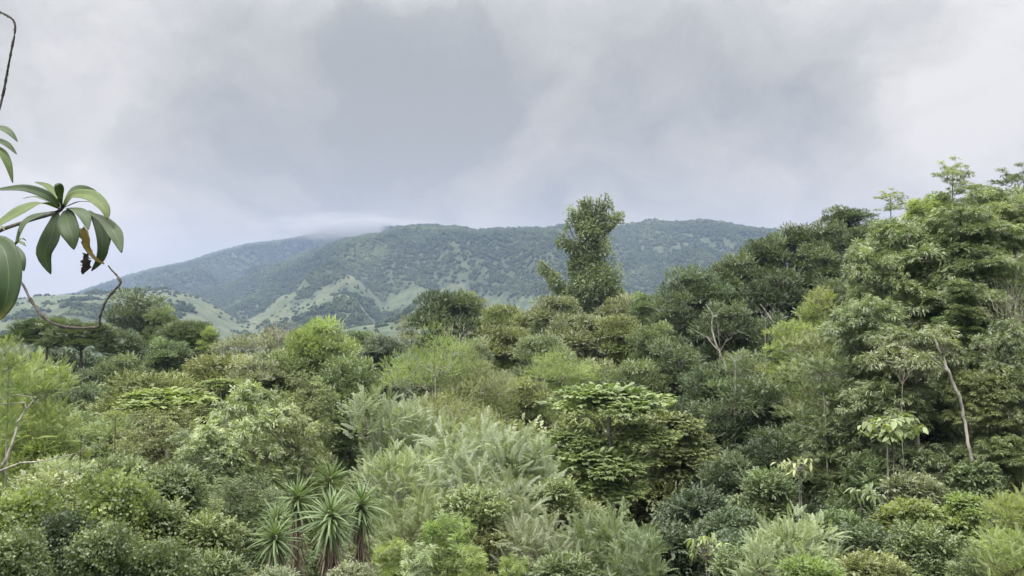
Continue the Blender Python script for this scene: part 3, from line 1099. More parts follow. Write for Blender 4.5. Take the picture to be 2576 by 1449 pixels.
place('dome', 715, 880, 54, 70, 'olive crown below the grey twiggy trees', 'olive', 'grey', rot=5.2)
place('dome', 965, 838, 60, 62, 'bluish dark-leaved tree beside the big yellow-green dome', 'blue', 'grey', rot=0)
place('flatb', 905, 838, 72, 50, 'low dark tree on the skyline left of the bluish dark-leaved tree', 'green', 'grey')
place('flatb', 1125, 745, 90, 92, 'wide dark tree with a bright tip standing clear against the grassy hill', 'dark', 'brown', rot=.9, sz=1.25)
place('dome', 1180, 733, 92, 40, 'bright leafy tip rising behind the wide dark tree', 'olive', 'grey', rot=1.7)
place('sparse', 1035, 790, 95, 42, 'pinkish grey leafless-looking tree left of the wide dark tree', 'grey', 'pale', rot=3.3)
place('flatb', 1262, 775, 88, 68, 'rounded olive tree between the wide dark tree and the vine-wrapped tree', 'olive', 'grey', rot=2)
place('flatb', 1335, 790, 84, 55, 'olive spreading tree just left of the pale tree below the vine tower', 'olive', 'grey', rot=3.7)
place('vine', 1485, 492, 110, 4.0 / 110 * F, 'tall ragged tree tower wrapped in hanging green vines, alone on the skyline', 'leafy', 'brown', rot=0, name='vine_covered_tree')
place('flatb', 1400, 752, 80, 72, 'pale olive flat tree at the left foot of the vine-wrapped tower', 'grey', 'pale', rot=.5)
place('flatb', 1455, 800, 72, 88, 'flat olive crown over a dark hollow, below the vine-wrapped tower', 'grey', 'grey', rot=1.1)
place('dome', 1565, 740, 84, 66, 'greyish olive tree at the right foot of the vine-wrapped tower', 'grey', 'grey', rot=4.2)
place('flatb', 1555, 800, 70, 70, 'dark olive crown under the greyish tree right of the vine tower', 'olive', 'grey', rot=2.2)
place('dome', 1625, 735, 78, 50, 'small tree where the dark slope meets the mountain', 'green', 'grey', rot=.2)

# second row
place('fine', 1095, 842, 45, 128, 'big yellow-green feathery dome with pale bare branches showing', 'bright', 'pale', rot=0, sz=1.15)
place('fine', 1200, 905, 44, 95, 'lower right part-neighbour of the yellow-green dome, slightly darker fine-leaved tree', 'olive', 'pale', rot=2)
place('flatb', 1265, 830, 62, 85, 'olive crown left of the dark hollow in mid canopy', 'olive', 'grey', rot=.7)
place('flatb', 1360, 850, 58, 75, 'olive crown directly above the hanging pale foliage in mid canopy', 'grey', 'grey', rot=3)
place('dome', 1185, 850, 58, 60, 'dull brownish crown behind the top of the yellow-green dome', 'grey', 'grey', rot=3)
place('dome', 1245, 935, 50, 50, 'dark bluish leafy tree in the shadow right of the yellow-green dome', 'blue', 'brown', rot=3)
place('fine', 1410, 885, 50, 92, 'light olive feathery tree with pale twigs in mid canopy', 'bright', 'pale', rot=3, sz=.9)
place('dome', 1330, 950, 46, 66, 'mid-green tree below the light olive feathery tree, left side', 'olive', 'grey', rot=1)
place('dome', 1500, 905, 52, 76, 'greyish green tree between the feathery tree and the dark slope', 'grey', 'grey', rot=5)
place('smallleaf', 880, 900, 40, 90, 'shaded small-leaved tree left of the yellow-green dome', 'green', 'brown', rot=5)
place('droop', 770, 930, 36, 85, 'tree with drooping dull leaves under the yellowish round tree', 'olive', 'brown', rot=1)
place('fine', 1150, 985, 36, 120, 'soft light green tree behind the silvery fern-leaved trees', 'olive', 'pale', rot=4)
place('dome', 640, 895, 52, 75, 'grey-olive crown above the pale willowy tree', 'grey', 'pale', rot=.8)
place('flatb', 545, 905, 55, 110, 'yellow-olive layered tree behind the lime-leaved one', 'olive', 'grey', rot=2)
place('flatb', 380, 950, 45, 130, 'yellow-olive spreading tree on the left with flat layered boughs', 'olive', 'grey', rot=1.3)
place('dome', 200, 965, 50, 70, 'dark green rounded tree behind the bright fern-leaved tree at left', 'dark', 'brown', rot=3.4)
place('dome', 110, 925, 60, 55, 'mid-green tree between the flat-topped trees and the bright feathery foliage at left', 'green', 'grey')
place('dome', 230, 925, 66, 55, 'dark tree filling the gap below the flat-topped dark trees', 'dark', 'grey', rot=2.4)
place('broad', 420, 985, 37, 120, 'tree with a row of lime yellow leaves along its top', 'lime', 'grey', rot=.5, sz=.4, tiers=0)
place('broad', 555, 955, 40, 45, 'small patch-topped lime tree beside the pale willowy tree', 'lime', 'grey', rot=2.5, sz=.5, tiers=0)
place('droop', 390, 1030, 28, 105, 'tree with large hanging dull green leaves below the lime row', 'olive', 'brown', rot=.5, sz=.8)
place('smallleaf', 285, 1060, 30, 90, 'shaded olive tree in the left middle with dark gaps', 'green', 'brown', rot=1.5)
place('smallleaf', 190, 1040, 33, 85, 'deep green small-leaved tree left of the olive one', 'green', 'brown', rot=2.5)

# dark slope on the right
place('dome', 1750, 672, 60, 92, 'dark rounded tree, lowest of the line of crowns climbing the right skyline', 'dark', 'pale', rot=1)
place('tall', 1690, 735, 58, 62, 'dark tree at the left edge of the right-hand slope', 'dark', 'grey', rot=4)
place('dome', 1850, 640, 64, 70, 'dark tree second up the line of crowns on the right skyline', 'dark', 'grey', rot=2)
place('dome', 1925, 590, 66, 68, 'dark tree third up the line of crowns on the right skyline', 'dark', 'grey', rot=3)
place('dome', 2010, 562, 68, 80, 'broad dark tree fourth up the line of crowns on the right skyline', 'dark', 'grey', rot=5)
place('dome', 2130, 520, 70, 70, 'umbrella-shaped dark tree at the top of the slope with sky showing beneath', 'dark', 'brown', rot=.4, sz=.6, tiers=1)
place('dome', 2090, 560, 66, 74, 'dark rounded crown filling the skyline left of the umbrella-shaped tree', 'dark', 'grey', rot=1.5)
place('dome', 2185, 555, 60, 62, 'dark crown between the umbrella-shaped tree and the drooping-leaved wood', 'dark', 'grey', rot=2.5)
place('tall', 2060, 610, 64, 70, 'dark tree under the umbrella-shaped one', 'dark', 'grey', rot=0)
place('dome', 1950, 680, 58, 88, 'dark tree in the middle of the shaded slope', 'shade', 'grey', rot=2.4)
place('dome', 1840, 760, 52, 90, 'deep green tree with a white trunk beside it on the shaded slope', 'dark', 'grey', rot=1.4)
place('tall', 1700, 850, 48, 85, 'deep green tree on the lower left of the shaded slope', 'dark', 'grey', rot=.4)
place('dome', 1640, 810, 56, 68, 'dusky olive tree beside the foot of the shaded slope', 'green', 'grey', rot=3.4)
place('tall', 1960, 790, 50, 85, 'deep shaded tree behind the yellow-green sprays', 'shade', 'grey', rot=2)
place('dome', 1600, 905, 47, 75, 'dull green tree above the layered broad-leaved tree', 'green', 'grey', rot=2)
place('dome', 1800, 900, 43, 92, 'dark tree with dead branches low on the slope', 'dark', 'grey', rot=3)
place('tall', 2080, 700, 46, 75, 'dark tree behind the big drooping-leaved tree, left side', 'dark', 'grey', rot=3)

# yellow-green sprays and slope mid trees
place('feather', 90, 868, 99, 120, 'dark tree behind the leftmost flat-topped tree', 'shade', 'grey')
place('dome', 190, 872, 99, 110, 'dark rounded mass behind the thin-trunked layered tree', 'shade', 'grey')
place('dome', 500, 862, 98, 80, 'dark mass behind the dark feathery tree on the left skyline', 'shade', 'grey')
place('sumacb', 2060, 728, 38, 42, 'yellow-green feathery treetop against the dark slope, upper one', 'lime', 'grey', rot=3)
place('feather', 1995, 805, 37, 66, 'yellow-green feathery tree below the upper feathery treetop', 'bright', 'grey', rot=1)
place('feather', 2060, 830, 34, 95, 'wide pale-olive feathery tree on the right slope', 'olive', 'grey', rot=4)
place('feather', 1880, 880, 40, 70, 'mid-green feathery tree left of the slender pale-trunked tree', 'green', 'grey', rot=3)
place('smallleaf', 1905, 950, 36, 90, 'dark small-leaved tree right of the dead branches', 'dark', 'grey', rot=3)
place('smallleaf', 1790, 1010, 37, 82, 'shaded small-leaved tree above the wide dark hollow', 'dark', 'grey', rot=1)
place('broad', 1700, 1045, 34, 66, 'yellowish broad-leaved tier reaching right of the layered tree', 'olive', 'grey', rot=1, sz=.9)
place('smallleaf', 1950, 1080, 31, 88, 'dark leafy tree left of the slender pale trunk', 'dark', 'brown', rot=4)
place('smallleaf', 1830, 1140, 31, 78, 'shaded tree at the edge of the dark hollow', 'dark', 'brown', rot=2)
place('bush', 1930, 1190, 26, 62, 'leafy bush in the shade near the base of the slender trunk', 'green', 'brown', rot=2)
place('smallleaf', 2180, 940, 34, 92, 'dark foliage mass behind the large-leaved sapling', 'green', 'brown', rot=4)
place('smallleaf', 2310, 1000, 31, 92, 'deep green tree behind the leaning white trunk', 'shade', 'brown', rot=4)
place('smallleaf', 2200, 1140, 27, 85, 'dark tree below the large-leaved sapling', 'green', 'brown', rot=1)
place('smallleaf', 2400, 1120, 28, 85, 'dark tree at the foot of the leaning white trunk', 'green', 'brown', rot=1)

# slender tree with a straight pale trunk
r_ = place('feather', 2080, 885, 29, 92, 'slender tree with a straight pale trunk and tiers of feathery leaves', 'green', 'pale', rot=0, sz=.85, name='slender_tree')
add_limb(r_, [(2072, 985, 28.6, 5), (2076, 1060, 28.5, 5.5), (2079, 1130, 28.4, 6), (2083, 1210, 28.4, 6), (2086, 1320, 28.3, 6.5), (2088, 1480, 28.2, 8)])
add_limb(r_, [(2078, 1095, 28.4, 3), (2040, 1078, 28, 2), (1985, 1060, 27.6, 1)], name='branch')
add_limb(r_, [(2078, 1090, 28.4, 3), (2100, 1070, 28, 2.5), (2094, 1055, 27.9, 1.5)], name='branch')

# big drooping-leaved trees at right
w1 = place('whorl', 2290, 520, 32, 150, 'big tree with drooping whorls of narrow leaves, left of the pale upright trunks', 'leafy', 'pale', rot=0, sz=.9)
w2 = place('airy', 2395, 388, 33, 62, 'thin-leaved treetop sticking up into the sky at right', 'leafy', 'pale', rot=1, sz=.8, tiers=2)
place('airy', 2240, 470, 32, 52, 'sparse leafy spray reaching left into the sky beside the thin-leaved treetop', 'leafy', 'pale', rot=1, sz=.5, tiers=1)
place('whorlb', 2185, 600, 31, 92, 'narrow-leaved tree leaning left over the dark slope', 'leafy', 'pale', rot=2)
w3 = place('whorlb', 2490, 462, 34, 105, 'yellowish feathery-topped tree in the upper right corner of the wood', 'leafy', 'pale', rot=2, sz=.75)
place('whorl', 2425, 505, 30.5, 110, 'rounded drooping-leaved crown between the two upright pale trunks', 'leafy', 'grey', rot=.7, sz=.7)
place('whorl', 2550, 500, 31.5, 95, 'rounded drooping-leaved crown cut by the right edge, above the pale bough', 'leafy', 'grey', rot=1.7, sz=.6, tiers=1)
place('dome', 2390, 500, 44, 120, 'broad dark crown behind the thin-leaved treetop', 'green', 'grey', rot=.4)
place('dome', 2540, 480, 44, 110, 'broad dark crown behind the right edge of the wood', 'green', 'grey', rot=2.4)
place('whorlb', 2345, 485, 34, 88, 'yellow-green fine-leaved top in front of the thin-leaved treetop', 'bright', 'pale', rot=1, sz=.7)
place('airy', 2560, 405, 45, 85, 'dark layered tree high behind the right edge', 'dark', 'grey', rot=1, sz=.6, tiers=2)
place('whorl', 2180, 730, 29, 125, 'drooping-leaved tree in front of the dark slope', 'leafy', 'pale', rot=3, sz=.85)
place('whorl', 2300, 800, 27, 135, 'drooping-leaved tree in the middle of the right-hand wood', 'leafy', 'pale', rot=5, sz=.8)
place('whorlb', 2520, 800, 26, 90, 'narrow-leaved tree at the right edge below the bare twigs', 'leafy', 'pale', rot=5, sz=1.0)
place('whorl', 2480, 920, 26, 95, 'olive narrow-leaved tree right of the leaning white trunk', 'olive', 'pale', rot=1, sz=.7)
place('smallleaf', 2440, 620, 40, 120, 'dark foliage behind the upright pale trunks', 'green', 'brown', rot=4, sz=1.2)
place('smallleaf', 2560, 560, 38, 90, 'dull foliage at the right edge below the layered tree', 'grey', 'pale', rot=4, sz=1.2)
add_limb(w3, [(2422, 560, 31.5, 5), (2430, 610, 31.5, 6), (2446, 680, 31.5, 7), (2462, 760, 31, 8), (2480, 830, 30, 8)], name='trunk')
add_limb(w3, [(2470, 570, 31, 6), (2480, 620, 31, 8), (2488, 690, 30, 10), (2497, 780, 30, 11), (2505, 880, 29, 12)], 'grey', name='trunk')
add_limb(w3, [(2497, 690, 30, 5.5), (2530, 668, 29.6, 5), (2590, 632, 29.2, 4)])
add_limb(w3, [(2455, 760, 31, 5), (2420, 728, 30.6, 4), (2375, 700, 30, 2)], name='branch')
w4 = place('whorlb', 2420, 700, 28, 60, 'small drooping-leaved tree hanging over the leaning white trunk', 'green', 'pale', rot=2.2, sz=.5)
add_limb(w4, [(2350, 850, 25.5, 5), (2372, 900, 25.5, 7), (2392, 950, 25.5, 8), (2418, 1010, 25.4, 8), (2428, 1080, 25.3, 9), (2445, 1150, 25.2, 10), (2480, 1250, 25, 12), (2500, 1340, 25, 14)], name='trunk')
add_limb(w4, [(2385, 935, 25.5, 4), (2350, 905, 25.2, 3), (2330, 885, 25, 2)], name='branch')

# layered broad-leaved tree
b1 = place('broad', 1530, 978, 31.5, 150, 'layered tree with flat tiers of broad yellow-green leaves, top tier', 'tier', 'pale', rot=1, sz=.5, name='layered_tree', tiers=0)
bc = SPEC['broad'][0]
for (u, v, d, hw, sz) in [(1500, 1130, 30.5, 130, .55), (1530, 1205, 30, 95, .6), (1440, 1085, 31, 75, .6), (1620, 1075, 31, 85, .6)]:
    s = hw / F * d / 2.45
    p = at(u, v, d) - b1.location
    mw = b1.rotation_euler.to_matrix().inverted()
    p = mw @ p
    part('crown_tier', bc, b1, LM['tier'], (p.x, p.y, p.z - 1.95 * s * sz), (s, s, s * sz), kind='stuff')
add_limb(b1, [(1538, 1400, 31, 8), (1540, 1300, 31, 7), (1538, 1210, 31, 6.5), (1538, 1130, 31, 6), (1530, 1100, 31, 5), (1510, 1075, 31, 4), (1480, 1050, 30.8, 3), (1440, 1030, 30.5, 2)], name='trunk')
add_limb(b1, [(1532, 1105, 31, 4), (1570, 1075, 30.6, 3), (1610, 1040, 30.2, 1.5)], name='branch')
add_limb(b1, [(1515, 1078, 31, 3), (1500, 1050, 30.2, 2), (1490, 1020, 30, 1.5)], name='branch')
add_limb(b1, [(1650, 1130, 30, 2), (1610, 1155, 30, 3), (1560, 1180, 30.8, 4)], name='branch')

# willowy tree and silvery fern-leaved trees
place('willow', 625, 942, 22.5, 170, 'large pale willowy tree with plumes of arching narrow leaves, left of centre', 'willow', 'grey', rot=0, sz=1.0)
place('willow', 520, 1060, 21, 110, 'lower left shoulder of plumes beside the large pale willowy tree', 'willow', 'grey', rot=2, sz=.8)
place('willow', 730, 1010, 23, 90, 'right-hand plume tree crowding the large pale willowy tree', 'willow', 'grey', rot=4, sz=1.0)
place('droop', 600, 1190, 19, 130, 'bush of long hanging leaves beneath the willowy tree', 'green', 'brown', rot=4, sz=.6)
place('droop', 470, 1230, 17.5, 90, 'olive bush of hanging leaves left of the spiky yuccas', 'olive', 'brown', rot=1, sz=.6)
place('sumacb', 950, 985, 27, 85, 'silvery fern-leaved tree, upper left one behind the others', 'pale', 'grey', rot=1)
place('sumac', 1035, 1010, 27, 85, 'silvery fern-leaved tree with dull flower heads, beside the upper left one', 'pale', 'grey', rot=2)
place('sumac', 1200, 1068, 25, 150, 'broad silvery fern-leaved tree in the centre of the picture', 'pale', 'grey', rot=0)
place('sumacb', 1320, 1095, 25, 85, 'silvery fern-leaved tree next to the layered tree', 'pale', 'grey', rot=3)
place('sumac', 1000, 1130, 23, 95, 'olive fern-leaved tree above the yuccas', 'willow', 'grey', rot=3.5)
place('sumac', 1240, 1200, 21, 130, 'greyish fern-leaved bush below the broad silvery one', 'grey', 'grey', rot=4.5)
place('sumac', 1080, 1240, 19.5, 105, 'dull olive leafy bush right of the spiky yuccas', 'olive', 'grey', rot=5.5)
place('sumac', 1350, 1310, 17.5, 110, 'dusky bush with drooping fronds near the bottom centre', 'grey', 'grey', rot=1.2)
place('sumac', 1530, 1290, 18, 115, 'dark green bush with long drooping fronds at the foot of the layered tree', 'green', 'grey', rot=2.2)
place('sumacb', 1600, 1340, 16.5, 80, 'arching fronds at the edge of the dark hollow', 'green', 'grey', rot=3.2)

# left near foliage
l1 = place('sumac', 80, 900, 20, 95, 'bright lime fern-leaved tree on the left with a pale forked trunk', 'lime', 'pale', rot=1)
place('sumacb', 25, 850, 17, 45, 'lime foliage at the left edge above the pale forked trunk', 'bright', 'pale', rot=2)
add_limb(l1, [(-60, 1300, 15, 14), (0, 1185, 15, 11), (30, 1120, 15.2, 8), (45, 1060, 15.4, 6), (66, 1030, 15.5, 5), (62, 1012, 15.5, 3), (0, 1018, 15.3, 3)], name='trunk')
add_limb(l1, [(0, 1185, 15, 8), (50, 1165, 14.8, 5), (120, 1158, 14.5, 3), (190, 1140, 14.2, 2), (260, 1110, 14, 1.2)], name='branch')
add_limb(l1, [(66, 1030, 15.5, 3), (90, 1000, 15.6, 2), (40, 992, 15.4, 2), (0, 1005, 15.3, 2)], name='branch')
place('feather', 40, 1000, 21, 85, 'bright green feathery foliage behind the pale forked trunk', 'bright', 'pale', rot=1)
place('sumacb', 290, 1035, 19, 34, 'small lime fern-leaved spray on a thin stem, right one of two', 'lime', 'brown', rot=1, sz=.4, tiers=0)
place('sumacb', 205, 1075, 18, 36, 'small lime fern-leaved spray on a thin stem, left one of two', 'lime', 'brown', rot=2.4, sz=.4, tiers=0)
place('smallleaf', 130, 1090, 20, 100, 'olive leafy mound behind the lower fork of the pale trunk', 'bright', 'grey', rot=1)
place('feather', 160, 1150, 18, 110, 'soft pale olive foliage mound on the left slope', 'willow', 'grey', rot=3, sz=.8)
place('smallleaf', 300, 1150, 18, 90, 'green leafy mound right of the soft pale foliage', 'green', 'grey', rot=4)

# low bushes along the bottom
bushes = [
    ('vinebush', 290, 1200, 13, 95, 'bright', 'bright vine-covered bush with heart-shaped leaves near the bottom left'),
    ('vinebush', 60, 1235, 12, 90, 'bright', 'yellow-green vine heap in the bottom left corner'),
    ('vinebush', 170, 1300, 11, 80, 'shade', 'dark shaded vine bush between the two bright vine heaps'),
    ('vinebush', 260, 1330, 10.5, 80, 'green', 'low green vine bush at the bottom edge under the bright vine-covered bush'),
    ('bush', 400, 1270, 13.5, 80, 'green', 'dark green bush right of the bright vine-covered bush'),
    ('vinebush', 420, 1370, 11, 90, 'green', 'low leafy bush at the bottom edge left of the yuccas'),
    ('bush', 540, 1395, 12, 70, 'green', 'green bush at the bottom edge just left of the lowest yucca head'),
    ('bush', 520, 1300, 13.5, 75, 'olive', 'olive bush beneath the long hanging leaves'),
    ('vinebush', 25, 1340, 10, 80, 'green', 'deep green bush in the very corner at bottom left'),
    ('bush', 120, 1195, 15, 85, 'willow', 'pale leafy bush on the left slope above the vine heaps'),
    ('bush', 430, 1180, 16, 70, 'green', 'green bush left of the hanging-leaved bush'),
    ('spray', 1130, 1285, 14.5, 70, 'bright', 'yellow-green bush of narrow leaves right of the yuccas'),
    ('spray', 1190, 1365, 13, 55, 'lime', 'bright lime bush at the bottom edge near the centre'),
    ('spray', 985, 1350, 14, 50, 'bright', 'light green narrow-leaved bush right below the yucca heads'),
    ('spray', 1050, 1360, 13, 65, 'willow', 'pale narrow-leaved bush at the bottom between light green and lime bushes'),
    ('bush', 880, 1425, 14, 50, 'grey', 'dull dry bush under the yucca heads'),
    ('bush', 690, 1436, 13, 50, 'grey', 'brownish dry bush at the bottom edge below the left yucca'),
    ('spray', 1290, 1390, 13, 55, 'bright', 'low light green bush right of the lime bush'),
    ('bush', 1420, 1400, 13, 70, 'green', 'low dark bush at the bottom edge under the drooping fronds'),
    ('bush', 1190, 1240, 18, 80, 'olive', 'olive bush in the dull area below the silvery trees'),
    ('bush', 1400, 1210, 22, 60, 'olive', 'olive bush left of the lower tiers of the layered tree'),
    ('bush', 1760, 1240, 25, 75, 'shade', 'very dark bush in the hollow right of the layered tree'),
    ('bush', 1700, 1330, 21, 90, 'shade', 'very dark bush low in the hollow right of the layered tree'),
    ('bush', 1850, 1290, 22, 80, 'dark', 'dark bush above the little sapling'),
    ('bush', 1860, 1390, 16, 70, 'green', 'green bush between the sapling and the pale ferny bush'),
    ('sumac', 2005, 1300, 16, 105, 'willow', 'pale ferny bush at the bottom right of centre'),
    ('sumacb', 1920, 1350, 15, 60, 'willow', 'smaller pale ferny bush left of the big pale ferny bush'),
    ('bush', 2110, 1290, 20, 55, 'green', 'green bush at the base of the slender pale trunk'),
    ('bush', 2180, 1330, 17, 80, 'dark', 'dark bush right of the pale ferny bush'),
    ('bush', 2300, 1200, 22, 70, 'grey', 'brownish bush below the large-leaved sapling'),
    ('bush', 2330, 1330, 16, 85, 'green', 'green bush at the bottom under the broad-leaved bough'),
    ('broad', 2300, 1265, 21, 80, 'bright', 'bough of broad light leaves low on the right'),
    ('broad', 2430, 1250, 21, 60, 'bright', 'smaller bough of broad light leaves right of the first'),
    ('spray', 2440, 1370, 13.5, 70, 'green', 'narrow-leaved green bush at the bottom right'),
    ('sumac', 2560, 1240, 15.5, 75, 'bright', 'light green ferny bush at the right edge'),
    ('sumac', 2540, 1340, 13, 80, 'lime', 'lime green ferny bush in the bottom right corner'),
    ('bush', 2200, 1400, 13, 80, 'olive', 'olive bush at the bottom edge right of the pale ferny bush'),
    ('broad', 2460, 1165, 25, 60, 'green', 'green broad-leaved bush beside the foot of the leaning white trunk'),
    ('bush', 2040, 1410, 12.5, 70, 'bright', 'light bush at the bottom edge in front of the pale ferny bush'),
]
for (k, u, v, d, hw, lf, lab) in bushes:
    place(k, u, v, d, hw, lab, lf, 'brown', cat='bush', name='bush')

COLOUR = {'green': 'mid-green', 'olive': 'olive', 'dark': 'dark green', 'grey': 'grey-green', 'leafy': 'fresh green'}
used_labels = {}


def beside(u, v, d, leaf, what):
    """a label that says which named neighbour the half-hidden crown stands by"""
    order = sorted(NAMED[:n_named], key=lambda q: (q[0] - u) ** 2 + 2 * (q[1] - v) ** 2)
    for best in order:
        side = 'left of' if u < best[0] - 35 else ('right of' if u > best[0] + 35 else ('behind' if d > best[2] else 'in front of'))
        short = best[3].split(', ')[0].split()[:9]
        while short[-1] in ('the', 'a', 'of', 'with', 'and', 'its', 'at', 'on', 'in', 'to', 'below', 'beside', 'between', 'against', 'along', 'left', 'right', 'under', 'behind', 'by', 'from', 'over', 'above', 'big', 'pale', 'wide', 'dark', 'low', 'thin', 'slender', 'bright', 'straight', 'leaning', 'short', 'broad', 'its', 'curved', 'just'):
            short.pop()
        lab = 'half-hidden %s %s %s the %s' % (COLOUR[leaf], what, side, ' '.join(short))
        if lab not in used_labels and len(lab.split()) <= 16:
            used_labels[lab] = 1
            return lab
    return lab


n_named = len(NAMED)
# ------------------------------------------------------------------ trees that close the gaps between the named ones
fill_rng = random.Random(77)
back = []
for i in range(64):
    d = fill_rng.uniform(38, 100)
    u = fill_rng.uniform(-150, 2750)
    skyl = np.interp(u, [-150, 500, 1300, 1620, 1750, 2000, 2200, 2750], [880, 890, 870, 850, 760, 650, 600, 560])
    v = skyl + np.interp(d, [38, 100], [170, 30]) + fill_rng.uniform(0, 40)
    key = fill_rng.choice(['dome', 'tall', 'flatb', 'droop', 'dome'])
    hw = fill_rng.uniform(3.2, 4.6) * F / d
    z_ = 'right' if u > 1620 else ('left' if u < 700 else 'middle')
    back.append((key, u, v, d, hw, z_))
for (key, u, v, d, hw, z_) in back:
    lf = fill_rng.choice(['green', 'olive', 'dark', 'leafy']) if z_ != 'right' else fill_rng.choice(['dark', 'green', 'dark'])
    place(key, u, v, d, hw, beside(u, v, d, lf, 'crown'), lf, 'grey', group='half-hidden trees of the %s canopy' % z_)
for i in range(46):
    d = fill_rng.uniform(13, 34)
    u = fill_rng.uniform(-200, 2800)
    v = 800 + F * np.interp(d, [13, 20, 34], [5.0, 5.0, 6.3]) / d
    if 600 < u < 1000 and d < 19:
        d = fill_rng.uniform(21, 30)
    z_ = 'right' if u > 1620 else ('left' if u < 700 else 'middle')
    kx = fill_rng.choice(['bush', 'smallleaf', 'vinebush'])
    lf = fill_rng.choice(['green', 'dark', 'olive']) if z_ != 'right' else 'dark'
    place(kx, u, v, d, fill_rng.uniform(1.3, 2.2) * (1 if kx == 'smallleaf' else .45) * F / d, beside(u, v, d, lf, 'bush'), lf, 'brown', cat='bush', group='half-hidden bushes of the %s thicket' % z_, name='bush')

# ------------------------------------------------------------------ undergrowth over the ground
rg = R_(90)
n = 42000
uy = rg.uniform(4, 135, n)
ux = rg.uniform(-.72, .72, n) * (uy + 6)
uz = terrain(ux, uy) + np.abs(rg.normal(0, 1, n)) * np.interp(uy, [4, 12, 40], [.12, .7, 1.4]) * (.4 + 1.6 * fbm(ux / 3, uy / 3, 2))
sc = np.interp(uy, [4, 15, 50, 135], [.6, .9, 1.7, 2.8]) * rg.uniform(.7, 1.3, n)
V, Tt = scatter(rg, np.stack([ux, uy, uz], -1), rg.normal(0, 1, (n, 3)) * np.array([1, 1, .4]), sc, variants(tpl_twig, 3, 16, n=4, L=.2, Wd=.11, length=.3), rg.rand(n))
ug = quad_mesh('undergrowth', V, np.arange(len(V)).reshape(-1, 4), Tt)
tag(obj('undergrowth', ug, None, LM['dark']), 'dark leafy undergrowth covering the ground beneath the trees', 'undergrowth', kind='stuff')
print('undergrowth tris', 2 * len(ug.polygons))

# ------------------------------------------------------------------ bare pale trees
def bare_tree(u, v0, v1, d, spread, label, bark='pale', n=9, r=2.2, seed=1):
    r *= .6
    rg = R_(seed)
    base = at(u, v1, d)
    g = float(terrain(np.array([base.x]), np.array([base.y]))[0]) - .2
    root = empty('bare_tree', (base.x, base.y, g))
    tag(root, label, 'tree')
    k = d / F
    lines = [(wiggle(rg, (0, 0, 0), (0, 0, base.z - g), 7, .01), np.linspace(r * 2 * k, r * k, 7))]
    for i in range(n):
        a = (i / (n - 1) - .5) * 2
        tip = np.array([a * spread * k, rg.normal(0, spread * .4) * k, base.z - g + (v1 - v0) * k * rg.uniform(.7, 1.0) * (1 - .25 * abs(a))])
        w = wiggle(rg, (0, 0, base.z - g - .1), tip, 8, .05, .12)
        lines.append((w, np.linspace(r * .8 * k, r * .25 * k, 8)))
        for j in range(5):
            i0 = rg.randint(2, 7)
            t2 = w[i0] + (tip - w[0]) * rg.uniform(.2, .4) + rg.normal(0, spread * .18 * k, 3)
            lines.append((wiggle(rg, w[i0], t2, 4, .06), np.linspace(r * .4 * k, r * .15 * k, 4)))
    V, Q = tubes(lines)
    part('trunk', quad_mesh('trunk', V, Q, smooth=True), root, BK[bark])
    return root


bare_tree(1145, 812, 880, 64, 45, 'small leafless whitish tree with a fan of bare twigs below the wide dark tree', seed=2, r=2.0)
bare_tree(700, 795, 850, 62, 55, 'leafless grey twigs sticking up beside the yellowish round tree', seed=3, r=1.6, bark='grey')
bare_tree(1095, 885, 945, 40.5, 50, 'pale bare forked tree standing in the yellow-green dome', seed=4, r=1.8, n=5)
bare_tree(1850, 880, 905, 36, 50, 'pale dead branches spreading low on the dark slope', seed=5, r=1.6, n=4, bark='grey')
bare_tree(2545, 700, 860, 26, 60, 'tangle of thin leafless twigs at the right edge below the pale bough', seed=6, r=1.6, n=14, bark='grey')
bare_tree(2270, 880, 960, 24.5, 50, 'bare grey twigs in front of the drooping-leaved tree', seed=7, r=1.1, n=5, bark='grey')
bt = bare_tree(1810, 800, 880, 42, 60, 'crooked white-barked tree with a bent bare trunk on the dark slope', seed=8, r=1.1, n=3)
add_limb(bt, [(1826, 925, 41, 6), (1812, 890, 41, 5), (1800, 862, 41, 5), (1790, 830, 41, 4.5), (1792, 790, 41, 4), (1775, 765, 41, 3)], name='trunk')
add_limb(bt, [(1808, 885, 41, 4), (1780, 850, 41, 3), (1745, 830, 41, 2)], name='branch')
bt2 = bare_tree(1925, 770, 800, 47, 20, 'short white diagonal stem in the shade of the slope', seed=9, r=1.4, n=3)
add_limb(bt2, [(1945, 812, 46, 5), (1930, 788, 46, 5), (1912, 765, 46, 3)], name='trunk')

# ------------------------------------------------------------------ yuccas
def blade_mesh(rg, L, Wd, bend):
    n = 6
    t_ = np.linspace(0, 1, n)
    w = Wd * np.array([.75, 1, 1, .85, .55, .04]) / 2
    x = L * t_
    z = -bend * L * t_ ** 2
    V, Q = [], []
    for i in range(n):
        V += [(x[i], w[i], z[i] + w[i] * .45), (x[i], 0, z[i]), (x[i], -w[i], z[i] + w[i] * .45)]
    for i in range(n - 1):
        a = i * 3
        Q += [(a, a + 3, a + 4, a + 1), (a + 1, a + 4, a + 5, a + 2)]
    return quad_mesh('blade', V, Q, np.full(len(V), rg.uniform(.2, .9)))


brg = R_(101)
blades = [blade_mesh(brg, .62 * s, .046, b) for s, b in [(1, .08), (.9, .2), (1.05, .32), (.95, .03), (1, .5), (.8, .14)]]
drym = leaf_mat('leaf_dry', (.10, .075, .045), (.20, .155, .10), (.34, .28, .19), trans=.1, rough=.8)


